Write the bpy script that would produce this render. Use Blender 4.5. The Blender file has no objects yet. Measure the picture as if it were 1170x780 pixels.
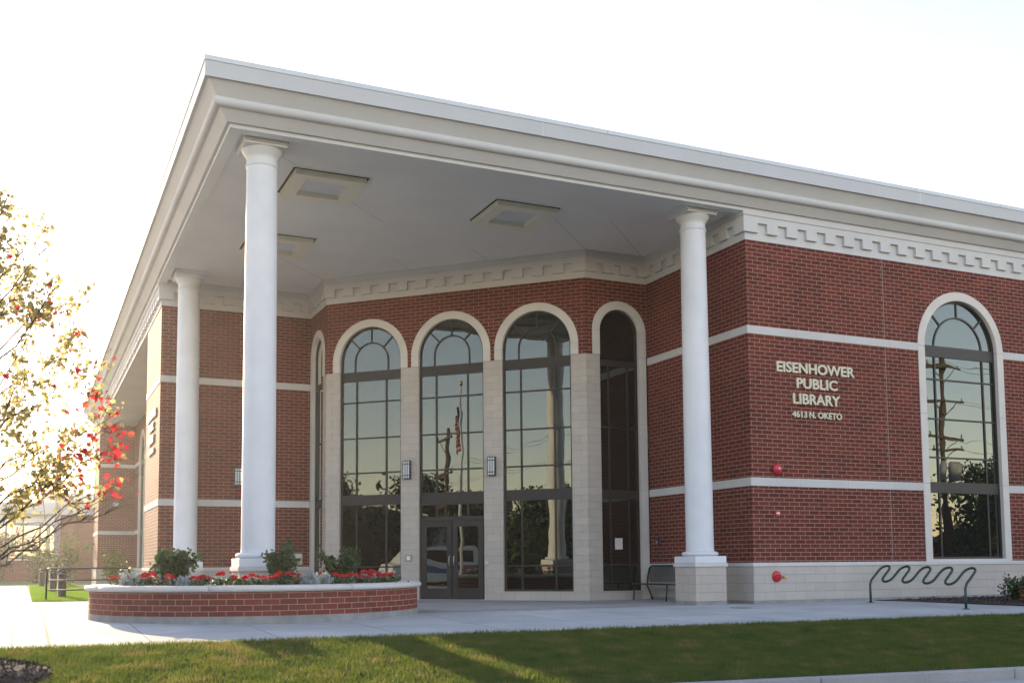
import bpy, bmesh, math, random
import numpy as np
from mathutils import Vector, Matrix
R = math.radians
scn = bpy.context.scene
col = scn.collection
random.seed(7)
rng = np.random.RandomState(11)

# ------------------------------------------------------------------ camera
cd = bpy.data.cameras.new("camera")
cam = bpy.data.objects.new("camera", cd); col.objects.link(cam); scn.camera = cam
YAW, PIT, ROL = R(24.6928), R(4.5685), R(-0.4906)
fw = Vector((math.sin(YAW)*math.cos(PIT), math.cos(YAW)*math.cos(PIT), math.sin(PIT)))
rt = Vector((math.cos(YAW), -math.sin(YAW), 0)); up = rt.cross(fw)
r2 = math.cos(ROL)*rt + math.sin(ROL)*up; u2 = -math.sin(ROL)*rt + math.cos(ROL)*up
m = Matrix.Identity(4)
for i in range(3):
    m[i][0] = r2[i]; m[i][1] = u2[i]; m[i][2] = -fw[i]
m[0][3], m[1][3], m[2][3] = -3.494, -20.4052, 0.9719
cam.matrix_world = m
cd.sensor_width = 36; cd.lens = 1202.61*36/1170
cd.shift_x = 0.0007; cd.shift_y = 0.1358
cd.clip_start = 0.1; cd.clip_end = 5000

# ------------------------------------------------------------------ world, sun, exposure
GLARE_HAZE = 0.00045  # density of the volume added for the warm glare at left
SUN_AZ, SUN_EL = R(-6.6), R(12.5)          # azimuth from +Y, clockwise positive
w = bpy.data.worlds.new("World"); scn.world = w; w.use_nodes = True
nt = w.node_tree; bg = nt.nodes["Background"]
sky = nt.nodes.new("ShaderNodeTexSky"); sky.sky_type = 'NISHITA'
sky.sun_disc = False; sky.sun_elevation = SUN_EL; sky.sun_rotation = SUN_AZ
sky.air_density = 1.0; sky.dust_density = 0.2; sky.ozone_density = 0.7
wm = nt.nodes.new("ShaderNodeMix"); wm.data_type = 'RGBA'; wm.blend_type = 'MULTIPLY'; wm.inputs[0].default_value = 1
wm.inputs[7].default_value = (1.24, 1.0, 0.98, 1)      # camera white balance for open shade
nt.links.new(sky.outputs[0], wm.inputs[6]); nt.links.new(wm.outputs[2], bg.inputs[0]); bg.inputs[1].default_value = 0.125
sd = bpy.data.lights.new("sun", 'SUN'); sun = bpy.data.objects.new("sun", sd); col.objects.link(sun)
sd.energy = 2.6; sd.angle = R(0.6); sd.color = (1.0, 0.78, 0.52)
sv = Vector((math.sin(SUN_AZ)*math.cos(SUN_EL), math.cos(SUN_AZ)*math.cos(SUN_EL), math.sin(SUN_EL)))
sun.rotation_euler = sv.to_track_quat('Z', 'Y').to_euler(); sun.location = sv*200
scn.view_settings.view_transform = 'Standard'; scn.view_settings.look = 'None'
scn.view_settings.exposure = 2.05; scn.view_settings.gamma = 1.0
scn.cycles.use_denoising = True
scn.cycles.max_bounces = 8

# ------------------------------------------------------------------ material helpers
MATS = {}
def newmat(name):
    mt = bpy.data.materials.new(name); mt.use_nodes = True
    MATS[name] = mt
    t = mt.node_tree
    return mt, t, t.nodes["Principled BSDF"]
def N(t, kind, **kw):
    n = t.nodes.new(kind)
    for k, v in kw.items():
        if k in n.inputs: n.inputs[k].default_value = v
        else: setattr(n, k, v)
    return n
def noise(t, scale, detail=4, vec=None, rough=0.6):
    n = N(t, "ShaderNodeTexNoise"); n.inputs["Scale"].default_value = scale
    n.inputs["Detail"].default_value = detail; n.inputs["Roughness"].default_value = rough
    if vec is None:
        g = t.nodes.new("ShaderNodeNewGeometry"); vec = g.outputs["Position"]
    t.links.new(vec, n.inputs["Vector"])
    return n
def ramp(t, src, stops):
    r = t.nodes.new("ShaderNodeValToRGB")
    while len(r.color_ramp.elements) < len(stops): r.color_ramp.elements.new(0.5)
    for e, (p, c) in zip(r.color_ramp.elements, stops):
        e.position = p; e.color = (*c, 1)
    t.links.new(src, r.inputs[0]); return r
def mixc(t, fac, a, b, mode='MIX'):
    n = t.nodes.new("ShaderNodeMix"); n.data_type = 'RGBA'; n.blend_type = mode
    for sock, v in ((n.inputs[0], fac), (n.inputs[6], a), (n.inputs[7], b)):
        if hasattr(v, "is_linked"): t.links.new(v, sock)
        elif isinstance(v, tuple): sock.default_value = (*v, 1)
        else: sock.default_value = v
    return n.outputs[2]
def bump(t, b, height, dist, strength=1.0):
    n = t.nodes.new("ShaderNodeBump"); n.inputs["Distance"].default_value = dist
    n.inputs["Strength"].default_value = strength
    t.links.new(height, n.inputs["Height"]); t.links.new(n.outputs[0], b.inputs["Normal"])
def plain(name, c, rough=0.6, metal=0.0, var=0.12, scale=3.0, fine=60, bd=0.0):
    mt, t, b = newmat(name)
    b.inputs["Roughness"].default_value = rough; b.inputs["Metallic"].default_value = metal
    n1 = noise(t, scale, 5); n2 = noise(t, fine, 3)
    lo = tuple(x*(1-var) for x in c); hi = tuple(min(1, x*(1+var)) for x in c)
    c1 = ramp(t, n1.outputs[0], [(0.3, lo), (0.7, hi)])
    g = ramp(t, n2.outputs[0], [(0.3, (1-var*.5,)*3), (0.7, (1, 1, 1))])
    t.links.new(mixc(t, 1.0, c1.outputs[0], g.outputs[0], 'MULTIPLY'), b.inputs["Base Color"])
    if bd: bump(t, b, n2.outputs[0], bd)
    return mt
def bricks(name, c1, c2, cm, bw, bh, mort, var=0.3, rough=0.85, bd=0.006, offset=0.5, soft=0.15, stain=0.12):
    mt, t, b = newmat(name)
    b.inputs["Roughness"].default_value = rough; b.inputs["Specular IOR Level"].default_value = .2
    uv = t.nodes.new("ShaderNodeUVMap"); uv.uv_map = "UVMap"
    br = t.nodes.new("ShaderNodeTexBrick"); br.offset = offset
    br.inputs["Scale"].default_value = 1; br.inputs["Mortar Size"].default_value = mort
    br.inputs["Mortar Smooth"].default_value = soft; br.inputs["Bias"].default_value = 0
    br.inputs["Brick Width"].default_value = bw; br.inputs["Row Height"].default_value = bh
    br.inputs["Color1"].default_value = (*c1, 1); br.inputs["Color2"].default_value = (*c2, 1)
    br.inputs["Mortar"].default_value = (*cm, 1)
    t.links.new(uv.outputs[0], br.inputs["Vector"])
    n1 = noise(t, 0.9, 6); n2 = noise(t, 45, 4)
    g1 = ramp(t, n1.outputs[0], [(0.3, (1-stain,)*3), (0.72, (1+stain*.6,)*3)])
    g2 = ramp(t, n2.outputs[0], [(0.25, (1-var,)*3), (0.75, (1+var*.5,)*3)])
    c = mixc(t, 1.0, br.outputs[0], g1.outputs[0], 'MULTIPLY')
    c = mixc(t, 1.0, c, g2.outputs[0], 'MULTIPLY')
    t.links.new(c, b.inputs["Base Color"])
    inv = t.nodes.new("ShaderNodeMath"); inv.operation = 'MULTIPLY_ADD'
    inv.inputs[1].default_value = -1.0; inv.inputs[2].default_value = 1.0
    t.links.new(br.outputs["Fac"], inv.inputs[0])
    ad = t.nodes.new("ShaderNodeMath"); ad.operation = 'MULTIPLY_ADD'; ad.inputs[1].default_value = 0.25
    t.links.new(n2.outputs[0], ad.inputs[0]); t.links.new(inv.outputs[0], ad.inputs[2])
    bump(t, b, ad.outputs[0], bd)
    return mt
def leafmat(name, cols, trans=0.45, rough=0.5, scale=7.0, tm=1.0):
    mt, t, b = newmat(name)
    n = noise(t, scale, 3)
    k = len(cols)
    r = ramp(t, n.outputs[0], [(0.30 + 0.40*i/max(1, k-1), c) for i, c in enumerate(cols)])
    b.inputs["Roughness"].default_value = rough
    t.links.new(r.outputs[0], b.inputs["Base Color"])
    r2_ = ramp(t, n.outputs[0], [(0.30 + 0.40*i/max(1, k-1), tuple(min(.9, q*tm) for q in c)) for i, c in enumerate(cols)])
    tr = t.nodes.new("ShaderNodeBsdfTranslucent"); t.links.new(r2_.outputs[0], tr.inputs[0])
    mx = t.nodes.new("ShaderNodeMixShader"); mx.inputs[0].default_value = trans
    t.links.new(b.outputs[0], mx.inputs[1]); t.links.new(tr.outputs[0], mx.inputs[2])
    t.links.new(mx.outputs[0], t.nodes["Material Output"].inputs[0])
    return mt

BRICK = bricks("red_brick", (0.195, 0.041, 0.024), (0.118, 0.027, 0.018), (0.43, 0.345, 0.28), 0.3048, 0.1016, 0.0062)
PBRICK = bricks("planter_brick", (0.235, 0.052, 0.034), (0.165, 0.037, 0.026), (0.44, 0.38, 0.33), 0.3048, 0.1045, 0.0055, var=.35)
BLOCK = bricks("limestone_block", (0.50, 0.455, 0.40), (0.46, 0.42, 0.37), (0.30, 0.265, 0.23), 0.61, 0.2032, 0.0035, var=.08, bd=.003, stain=.06)
PIERBLOCK = bricks("pier_block", (0.50, 0.45, 0.385), (0.455, 0.41, 0.355), (0.30, 0.26, 0.22), 0.43, 0.2032, 0.0032, var=.08, bd=.003, stain=.06)
STONE = plain("cast_stone", (0.62, 0.58, 0.52), .75, var=.07, scale=1.5, fine=80, bd=.001)
BAND = plain("stone_band", (0.58, 0.56, 0.53), .75, var=.07, scale=1.5, fine=80, bd=.001)
BANDJ = bricks("jointed_stone_band", (0.58, 0.56, 0.53), (0.55, 0.53, 0.50), (0.36, 0.34, 0.31), 1.52, 8.0, 0.004, var=.07, bd=.001, offset=0, stain=.08)
CORN = plain("cornice_stucco", (0.575, 0.57, 0.555), .85, var=.05, scale=.8, fine=120, bd=.001)
FASC = plain("roof_fascia", (0.50, 0.51, 0.51), .6, var=.04, scale=.6, fine=60)
CAPM = plain("cap_flashing", (0.58, 0.62, 0.64), .4, var=.03)
SOFF = plain("soffit_board", (0.78, 0.775, 0.73), .9, var=.05, scale=.6, fine=90)
WHITE = plain("column_paint", (0.67, 0.68, 0.69), .55, var=.07, scale=1.2, fine=90, bd=.0008)
BRONZE = plain("bronze_frame", (0.022, 0.017, 0.014), .5, var=.15)
GAP_SHADE = plain("painted_shadow_gap", (0.07, 0.06, 0.05), .9)  # shade of the gap round the ceiling lights, put into the colour
DARK = plain("dark_gap", (0.02, 0.018, 0.016), .9)
CONC = None
FOUND = plain("foundation_concrete", (0.28, 0.28, 0.27), .9, var=.2, scale=4, fine=50, bd=.004)
PCAP = plain("planter_cap_stone", (0.60, 0.57, 0.53), .7, var=.08, scale=2, fine=60, bd=.001)
SOIL = plain("soil", (0.05, 0.036, 0.027), .95, var=.4, scale=8, fine=50, bd=.02)
MULCH = plain("bark_mulch", (0.075, 0.052, 0.042), .95, var=.6, scale=20, fine=70, bd=.03)
GREENM = plain("green_powder_coat", (0.012, 0.045, 0.032), .35, var=.1)
BENCHM = plain("bench_metal", (0.010, 0.020, 0.017), .4, var=.1)
BLACKM = plain("black_paint", (0.018, 0.019, 0.02), .4, var=.1)
STEEL = plain("brushed_steel", (0.55, 0.55, 0.54), .32, metal=1.0, var=.1)
REDP = plain("red_enamel", (0.50, 0.018, 0.03), .35, var=.08)
LETT = plain("cast_letter_metal", (0.58, 0.53, 0.39), .45, var=.05)
LENS = plain("frosted_lens", (0.62, 0.66, 0.68), .5, var=.05)
CREAM = plain("fixture_cream", (0.78, 0.74, 0.60), .6, var=.03)
BARK = plain("bark", (0.10, 0.075, 0.06), .9, var=.35, scale=10, fine=40, bd=.01)
WOOD = plain("pole_wood", (0.11, 0.07, 0.045), .9, var=.35, scale=6, fine=50, bd=.005)
GREY = plain("grey_metal", (0.30, 0.30, 0.31), .5, var=.1)
PAPER = plain("paper", (0.6, 0.55, 0.5), .8, var=.03)
SEAL = plain("wall_sealant", (0.34, 0.29, 0.26), .9)
JOINTM = plain("joint_sealant", (0.26, 0.16, 0.11), .9, var=.3)
RUSTJ = plain("joint_filler", (0.10, 0.05, 0.04), .9)
ROADM = plain("asphalt", (0.055, 0.054, 0.053), .9, var=.3, scale=2, fine=90, bd=.006)
BOARD = plain("painted_siding", (0.55, 0.55, 0.52), .7, var=.06)
ROOFM = plain("roof_shingle", (0.09, 0.08, 0.075), .9, var=.3, scale=6)
VANW = plain("van_paint", (0.75, 0.76, 0.77), .25, var=.02)
VANB = plain("blue_paint", (0.03, 0.10, 0.32), .3, var=.05)
RUBBER = plain("rubber", (0.015, 0.015, 0.015), .85)
FLAGR = plain("flag_red", (0.42, 0.02, 0.035), .8, var=.05)
FLAGW = plain("flag_white", (0.72, 0.71, 0.68), .8, var=.03)
FLAGB = plain("flag_blue", (0.02, 0.03, 0.15), .8, var=.05)
GOLD = plain("gilded_ball", (0.7, 0.45, 0.12), .25, metal=1.0, var=.03)

def make_glass(name, refl, tint, wave=0.012, wscale=0.8):
    mt, t, b = newmat(name)
    b.inputs["Base Color"].default_value = (0.006, 0.007, 0.006, 1); b.inputs["Roughness"].default_value = .35
    b.inputs["Specular IOR Level"].default_value = 0.0
    gl = t.nodes.new("ShaderNodeBsdfGlossy"); gl.inputs["Roughness"].default_value = 0.0
    gl.inputs["Color"].default_value = (*tint, 1)
    n = noise(t, wscale, 1.5)
    bp = t.nodes.new("ShaderNodeBump"); bp.inputs["Distance"].default_value = wave; bp.inputs["Strength"].default_value = 1
    t.links.new(n.outputs[0], bp.inputs["Height"]); t.links.new(bp.outputs[0], gl.inputs["Normal"])
    lw = t.nodes.new("ShaderNodeFresnel"); lw.inputs["IOR"].default_value = 1.45
    ma = t.nodes.new("ShaderNodeMath"); ma.operation = 'ADD'; ma.inputs[1].default_value = refl; ma.use_clamp = True
    t.links.new(lw.outputs[0], ma.inputs[0])
    mx = t.nodes.new("ShaderNodeMixShader"); t.links.new(ma.outputs[0], mx.inputs[0])
    t.links.new(b.outputs[0], mx.inputs[1]); t.links.new(gl.outputs[0], mx.inputs[2])
    t.links.new(mx.outputs[0], t.nodes["Material Output"].inputs[0])
    return mt
GLASS = make_glass("tinted_glass", 0.105, (0.82, 0.88, 0.80), .006, .7)
SCHOOLG = make_glass("school_glass", 0.30, (0.95, 0.92, 0.86), .003)
GLASS2 = make_glass("clear_glass", 0.10, (0.9, 0.95, 0.92), .004)

def make_concrete(name, c, jw, jh, joint=True):
    mt, t, b = newmat(name)
    b.inputs["Roughness"].default_value = .9
    g = t.nodes.new("ShaderNodeNewGeometry")
    n1 = noise(t, .5, 6, g.outputs["Position"]); n2 = noise(t, 35, 4, g.outputs["Position"])
    br = t.nodes.new("ShaderNodeTexBrick"); br.offset = 0.0
    br.inputs["Scale"].default_value = 1; br.inputs["Mortar Size"].default_value = .011
    br.inputs["Mortar Smooth"].default_value = .3
    br.inputs["Brick Width"].default_value = jw; br.inputs["Row Height"].default_value = jh
    br.inputs["Color1"].default_value = (*c, 1); br.inputs["Color2"].default_value = (*[x*.86 for x in c], 1)
    br.inputs["Mortar"].default_value = (*[x*.34 for x in c], 1)
    t.links.new(g.outputs["Position"], br.inputs["Vector"])
    g1 = ramp(t, n1.outputs[0], [(.3, (.74, .74, .76)), (.7, (1.06, 1.05, 1.04))])
    g2 = ramp(t, n2.outputs[0], [(.3, (.9,)*3), (.7, (1.04,)*3)])
    cc = mixc(t, 1.0, br.outputs[0], g1.outputs[0], 'MULTIPLY')
    t.links.new(mixc(t, 1.0, cc, g2.outputs[0], 'MULTIPLY'), b.inputs["Base Color"])
    bump(t, b, n2.outputs[0], .002)
    return mt
CONC = make_concrete("paving_concrete", (0.53, 0.545, 0.535), 1.83, 1.52)
KERBM = make_concrete("kerb_concrete", (0.40, 0.39, 0.37), 50, 50)
PORCH = make_concrete("porch_concrete", (0.40, 0.395, 0.38), 3.0, 3.0)

def make_turf(name, cols, scale):
    mt, t, b = newmat(name)
    b.inputs["Roughness"].default_value = .9
    n1 = noise(t, scale, 5); n2 = noise(t, 40, 4)
    c1 = ramp(t, n1.outputs[0], [(.28 + .44*i/(len(cols)-1), c) for i, c in enumerate(cols)])
    c2 = ramp(t, n2.outputs[0], [(.3, (.55,)*3), (.7, (1.15,)*3)])
    t.links.new(mixc(t, 1.0, c1.outputs[0], c2.outputs[0], 'MULTIPLY'), b.inputs["Base Color"])
    bump(t, b, n2.outputs[0], .04)
    return mt
TURF = make_turf("turf", [(.035, .060, .014), (.060, .085, .020), (.085, .080, .030)], .9)
FARG = make_turf("far_turf", [(.08, .12, .018), (.105, .15, .022), (.12, .14, .03)], .4)
SIDEG = make_turf("side_turf", [(.035, .085, .006), (.05, .11, .010), (.065, .12, .012)], .7)
SIDEB = leafmat("side_grass_blade", [(.06, .13, .008), (.085, .16, .012), (.11, .17, .02)], .6, .55, 1.1, 2.0)
BLADE = leafmat("grass_blade", [(.050, .080, .012), (.080, .112, .016), (.105, .125, .020), (.20, .15, .055)], .6, .55, 2.6, 1.75)
BUSHL = leafmat("rose_leaf", [(.020, .048, .016), (.036, .080, .022), (.055, .095, .028)], .25, .38, 9)
SHRUBL = leafmat("shrub_leaf", [(.05, .075, .022), (.085, .11, .03), (.12, .13, .04)], .45, .5, 5)
DULLL = leafmat("dull_shrub_leaf", [(.05, .06, .03), (.07, .08, .04), (.09, .08, .05)], .35, .6, 4)
SILVER = leafmat("silver_leaf", [(.30, .34, .33), (.42, .46, .46)], .2, .8, 9)
PETAL = leafmat("red_petal", [(.62, .010, .022), (.75, .02, .035)], .3, .55, 14)
MAPLE = leafmat("maple_green_leaf", [(.15, .145, .055), (.22, .195, .08), (.30, .23, .10)], .75, .5, 2.2, 2.2)
MAPLER = leafmat("maple_red_leaf", [(.36, .025, .03), (.50, .03, .045), (.42, .12, .03)], .6, .5, 3.5, 1.4)
STREETL = leafmat("street_tree_leaf", [(.025, .045, .014), (.045, .070, .020), (.07, .08, .025)], .25, .6, 1.2)
ORANGEL = leafmat("orange_shrub_leaf", [(.20, .05, .02), (.28, .09, .025)], .3, .6, 6)

# ------------------------------------------------------------------ mesh helpers
class MB:
    def __init__(s): s.v = []; s.f = []; s.uv = {}; s.smooth = set()
    def quad(s, *p, uv=None, smooth=False):
        b = len(s.v); s.v += [tuple(q) for q in p]; i = len(s.f)
        s.f.append(tuple(range(b, b+len(p))))
        if uv: s.uv[i] = uv
        if smooth: s.smooth.add(i)
    def box(s, a, b, T=None):
        x0, y0, z0 = a; x1, y1, z1 = b
        P = [(x0,y0,z0),(x1,y0,z0),(x1,y1,z0),(x0,y1,z0),(x0,y0,z1),(x1,y0,z1),(x1,y1,z1),(x0,y1,z1)]
        if T: P = [T(*p) for p in P]
        n = len(s.v); s.v += [tuple(p) for p in P]
        for f in ((0,3,2,1),(4,5,6,7),(0,1,5,4),(1,2,6,5),(2,3,7,6),(3,0,4,7)):
            s.f.append(tuple(n+i for i in f))
    def prism(s, outline, d0, d1, T):
        """outline of (u, z) extruded between depths d0 and d1 through T(u, d, z)"""
        n = len(outline); b = len(s.v)
        s.v += [tuple(T(u, d0, z)) for u, z in outline] + [tuple(T(u, d1, z)) for u, z in outline]
        s.f.append(tuple(range(b, b+n))); s.f.append(tuple(range(b+2*n-1, b+n-1, -1)))
        for i in range(n):
            j = (i+1) % n; s.f.append((b+i, b+n+i, b+n+j, b+j))
    def arc(s, cu, cz, r0, r1, a0, a1, d0, d1, T, n=28):
        b = len(s.v)
        for i in range(n+1):
            a = a0+(a1-a0)*i/n; c, q = math.cos(a), math.sin(a)
            for r, d in ((r0,d0),(r1,d0),(r1,d1),(r0,d1)): s.v.append(tuple(T(cu+r*c, d, cz+r*q)))
        for i in range(n):
            k = b+4*i
            for j in range(4):
                j2 = (j+1) % 4; s.smooth.add(len(s.f)) if j in (1, 3) else None
                s.f.append((k+j, k+4+j, k+4+j2, k+j2))
        s.f.append((b, b+1, b+2, b+3)); k = b+4*n; s.f.append((k+3, k+2, k+1, k))
    def revolve(s, prof, c=(0, 0), n=32, smooth=True, cap=True):
        b = len(s.v); m = len(prof)
        for i in range(n):
            a = 2*math.pi*i/n
            for r, z in prof: s.v.append((c[0]+r*math.cos(a), c[1]+r*math.sin(a), z))
        for i in range(n):
            j = (i+1) % n
            for k in range(m-1):
                if smooth: s.smooth.add(len(s.f))
                s.f.append((b+i*m+k, b+j*m+k, b+j*m+k+1, b+i*m+k+1))
        if cap:
            s.f.append(tuple(b+i*m for i in range(n))[::-1]); s.f.append(tuple(b+i*m+m-1 for i in range(n)))
    def tube(s, pts, rad, n=8, cap=True):
        pts = [Vector(p) for p in pts]; b = len(s.v); prev = None
        for i, p in enumerate(pts):
            d = (pts[min(i+1, len(pts)-1)] - pts[max(i-1, 0)]).normalized()
            if prev is None:
                prev = d.orthogonal().normalized()
            e = (prev - d*prev.dot(d))
            e = e.normalized() if e.length > 1e-6 else d.orthogonal().normalized()
            prev = e; g = d.cross(e)
            r = rad[i] if isinstance(rad, (list, tuple)) else rad
            for k in range(n):
                a = 2*math.pi*k/n; s.v.append(tuple(p + r*(math.cos(a)*e + math.sin(a)*g)))
        for i in range(len(pts)-1):
            for k in range(n):
                k2 = (k+1) % n; s.smooth.add(len(s.f))
                s.f.append((b+i*n+k, b+i*n+k2, b+(i+1)*n+k2, b+(i+1)*n+k))
        if cap:
            s.f.append(tuple(b+k for k in range(n))[::-1]); q = b+(len(pts)-1)*n
            s.f.append(tuple(q+k for k in range(n)))
    def build(s, name, mat, parent=None, origin=None, bevel=0, uvoff=(0, 0), recalc=True):
        o3 = Vector(origin) if origin is not None else (Vector(parent["_o"]) if parent is not None and "_o" in parent else Vector((0, 0, 0)))
        me = bpy.data.meshes.new(name)
        me.from_pydata([tuple(Vector(v)-o3) for v in s.v], [], s.f)
        for i in s.smooth: me.polygons[i].use_smooth = True
        if recalc:
            bm = bmesh.new(); bm.from_mesh(me); bmesh.ops.recalc_face_normals(bm, faces=bm.faces[:]); bm.to_mesh(me); bm.free()
        uvl = me.uv_layers.new(name="UVMap")
        for p in me.polygons:
            if p.index in s.uv:
                # explicit map keyed on vertex order
                vi = list(s.f[p.index])
                for li in p.loop_indices:
                    uvl.data[li].uv = s.uv[p.index][vi.index(me.loops[li].vertex_index)]
                continue
            n = p.normal
            for li in p.loop_indices:
                q = me.vertices[me.loops[li].vertex_index].co + o3
                if abs(n.z) > .8: uvl.data[li].uv = (q.x+uvoff[0], q.y+uvoff[1])
                else:
                    tx = Vector((-n.y, n.x, 0)).normalized()
                    if abs(tx.x) > abs(tx.y): tx = tx if tx.x > 0 else -tx
                    else: tx = tx if tx.y > 0 else -tx
                    uvl.data[li].uv = (q.dot(tx)+uvoff[0], q.z+uvoff[1])
        for mm in (mat if isinstance(mat, (list, tuple)) else [mat]): me.materials.append(mm)
        o = bpy.data.objects.new(name, me); col.objects.link(o)
        if parent is not None: o.parent = parent
        if parent is None and origin is not None: o.location = o3
        o["_o"] = [float(q) for q in o3]
        if bevel:
            bv = o.modifiers.new("bevel", 'BEVEL'); bv.width = bevel; bv.segments = 2; bv.limit_method = 'ANGLE'
        return o
def tag(o, label, cat, group=None):
    o["label"] = label; o["category"] = cat
    if group: o["group"] = group
    return o
def thing(name, loc, label, cat, group=None):
    o = bpy.data.objects.new(name, None); col.objects.link(o); o.location = loc; o["_o"] = [float(q) for q in loc]
    o.empty_display_size = .3
    return tag(o, label, cat, group)
def struct(o): o["kind"] = "structure"; return o
def dup(root, loc, rz=0, label=None, sc=1.0):
    r = root.copy(); col.objects.link(r); r.location = loc; r.rotation_euler = (0, 0, rz); r.scale = (sc, sc, sc)
    if label: r["label"] = label
    for ch in list(root.children):
        c = ch.copy(); col.objects.link(c); c.parent = r
        for g in list(ch.children):
            d = g.copy(); col.objects.link(d); d.parent = c
    return r
def ident(u, d, z): return (u, d, z)
def frame2(O, du, dn):
    """local (u along wall, d outward, z)"""
    return lambda u, d, z: (O[0]+u*du[0]+d*dn[0], O[1]+u*du[1]+d*dn[1], z)
def leaves(name, pts, size, mat, parent=None, origin=None, shape="leaf", hang=0.3, seed=1, jit=.35, up=None):
    """many single leaves as one mesh"""
    rs = np.random.RandomState(seed)
    pts = np.asarray(pts, float); n = len(pts)
    if shape == "maple":
        ol = np.array([(0,-.05),(.22,.12),(.5,.10),(.36,.34),(.56,.62),(.22,.58),(0,1.0),(-.22,.58),(-.56,.62),(-.36,.34),(-.5,.10),(-.22,.12)])
    elif shape == "round":
        ol = np.array([(0,-.4),(.35,-.2),(.42,.2),(.0,.5),(-.42,.2),(-.35,-.2)])
    else:
        ol = np.array([(0,0),(.30,.32),(.22,.72),(0,1.0),(-.22,.72),(-.30,.32)])
    k = len(ol)
    d = rs.normal(size=(n, 3)); d /= np.linalg.norm(d, axis=1)[:, None]
    d[:, 2] -= hang
    if up is not None: d += np.asarray(up)
    d /= np.linalg.norm(d, axis=1)[:, None]
    e = rs.normal(size=(n, 3)); e -= d*(e*d).sum(1)[:, None]; e /= np.linalg.norm(e, axis=1)[:, None]
    g = np.cross(d, e)
    s = size*(1+jit*rs.uniform(-1, 1, n))
    fold = np.abs(ol[:, 0])*.35
    V = pts[:, None, :] + s[:, None, None]*(e[:, None, :]*ol[None, :, 0, None] + d[:, None, :]*ol[None, :, 1, None] + g[:, None, :]*fold[None, :, None])
    o3 = np.array(origin if origin is not None else (parent["_o"] if parent is not None else (0, 0, 0)))
    V = V.reshape(-1, 3) - o3
    me = bpy.data.meshes.new(name)
    me.vertices.add(n*k); me.vertices.foreach_set("co", V.astype(np.float32).ravel())
    me.loops.add(n*k); me.loops.foreach_set("vertex_index", np.arange(n*k, dtype=np.int32))
    me.polygons.add(n); me.polygons.foreach_set("loop_start", np.arange(0, n*k, k, dtype=np.int32))
    me.update(calc_edges=True); me.validate()
    me.materials.append(mat)
    o = bpy.data.objects.new(name, me); col.objects.link(o); o["_o"] = [float(q) for q in o3]
    if parent is not None: o.parent = parent
    return o

# ================================================================== SETTING: ground
def lerp(a, b, t): return a+(b-a)*t
def yedge(x): return float(np.interp(x, [-60, -4, 4.5, 13, 60], [-4.6, -4.75, -5.28, -5.6, -7.0]))
def ykerb(x): return -9.4-.117*(x-4.4)
def gz(x, y):
    if y > -1: return 0.0
    ye = yedge(x)
    if y > ye: return -.1*(y+1)/(ye+1)
    yk = ykerb(x)
    return -.1-.4*min(1, (ye-y)/(ye-yk))
def sheet(name, mat, xs, rows, parent=None):
    """rows: functions x -> (y, z)"""
    b = MB(); n = len(xs)
    for x in xs:
        for r in rows: y, z = r(x); b.v.append((x, y, z))
    mrow = len(rows)
    for i in range(n-1):
        for j in range(mrow-1):
            k = i*mrow+j; b.f.append((k, k+mrow, k+mrow+1, k+1))
    return b.build(name, mat, recalc=False)
G = MB()
ys = [(-1500,-.74),(-60,-.74),(-11.5,-.74),(-9,-.66),(-4.4,-.25),(-1,-.03),(14,-.03),(80,-.03),(1500,-.03)]
for (y0, z0), (y1, z1) in zip(ys, ys[1:]): G.quad((-1500,y0,z0),(1500,y0,z0),(1500,y1,z1),(-1500,y1,z1))
struct(G.build("ground", FARG, recalc=False))
xs = list(np.linspace(-60, 60, 121))
struct(sheet("paving", CONC, xs, [lambda x: (yedge(x), -.1), lambda x: (-1.0, 0.0), lambda x: (13.9, 0.0)]))
pf = MB()
pf.quad((-1.0,.42,.004),(11.6,.42,.004),(12.25,1.0,.004),(12.25,4.6,.004),(4.6,12.25,.004),(.5,12.25,.004))
struct(pf.build("porch_floor", PORCH, recalc=False))
ej = MB(); ej.quad((-1.0,.36,.005),(11.6,.36,.005),(11.6,.42,.005),(-1.0,.42,.005)); struct(ej.build("paving_joint", RUSTJ, recalc=False))
wk = MB(); wk.quad((-9.5,13.9,.0),(-3.3,13.9,.0),(-3.5,50,.0),(-9.5,50,.0)); struct(wk.build("walk", CONC, recalc=False))
sg = MB(); sg.quad((-3.3,13.9,.012),(-.9,13.9,.012),(-.9,50,.012),(-3.5,50,.012)); struct(sg.build("side_lawn", SIDEG, recalc=False))
sbed = MB(); sbed.quad((-.9,13.9,.016),(0,13.9,.016),(0,50,.016),(-.9,50,.016)); struct(sbed.build("shrub_bed", MULCH, recalc=False))
ro = MB()
ro.quad((-200,-22,-.645),(200,-22,-.645),(200,ykerb(200)-.5,-.645),(-200,ykerb(-200)-.5,-.645))
ro = MB()
for xa, xb in ((-80,-20),(-20,20),(20,80)):
    ro.quad((xa,-30,-.645),(xb,-30,-.645),(xb,ykerb(xb)-.3,-.645),(xa,ykerb(xa)-.3,-.645))
struct(ro.build("road", ROADM, recalc=False))
kb = MB(); x = -40.0; TK = lambda u, d, z: (u, ykerb(u)+d, z)
random.seed(3)
while x < 44:
    L = 3.05
    kb.box((x, -.16, -.75), (x+L-.012, 0, -.485), TK)
    kb.box((x, -.60, -.76), (x+L-.012, -.165, -.63), TK)
    x += L
wj = MB()
yy = [13.9, 6, 0, -1.0, -2.0, -3.0, -4.0, -4.72]
for ya, yb in zip(yy, yy[1:]):
    wj.quad((-3.20,ya,gz(-3.2,ya)+.004),(-3.165,ya,gz(-3.2,ya)+.004),(-3.165,yb,gz(-3.2,yb)+.004),(-3.20,yb,gz(-3.2,yb)+.004))
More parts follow.
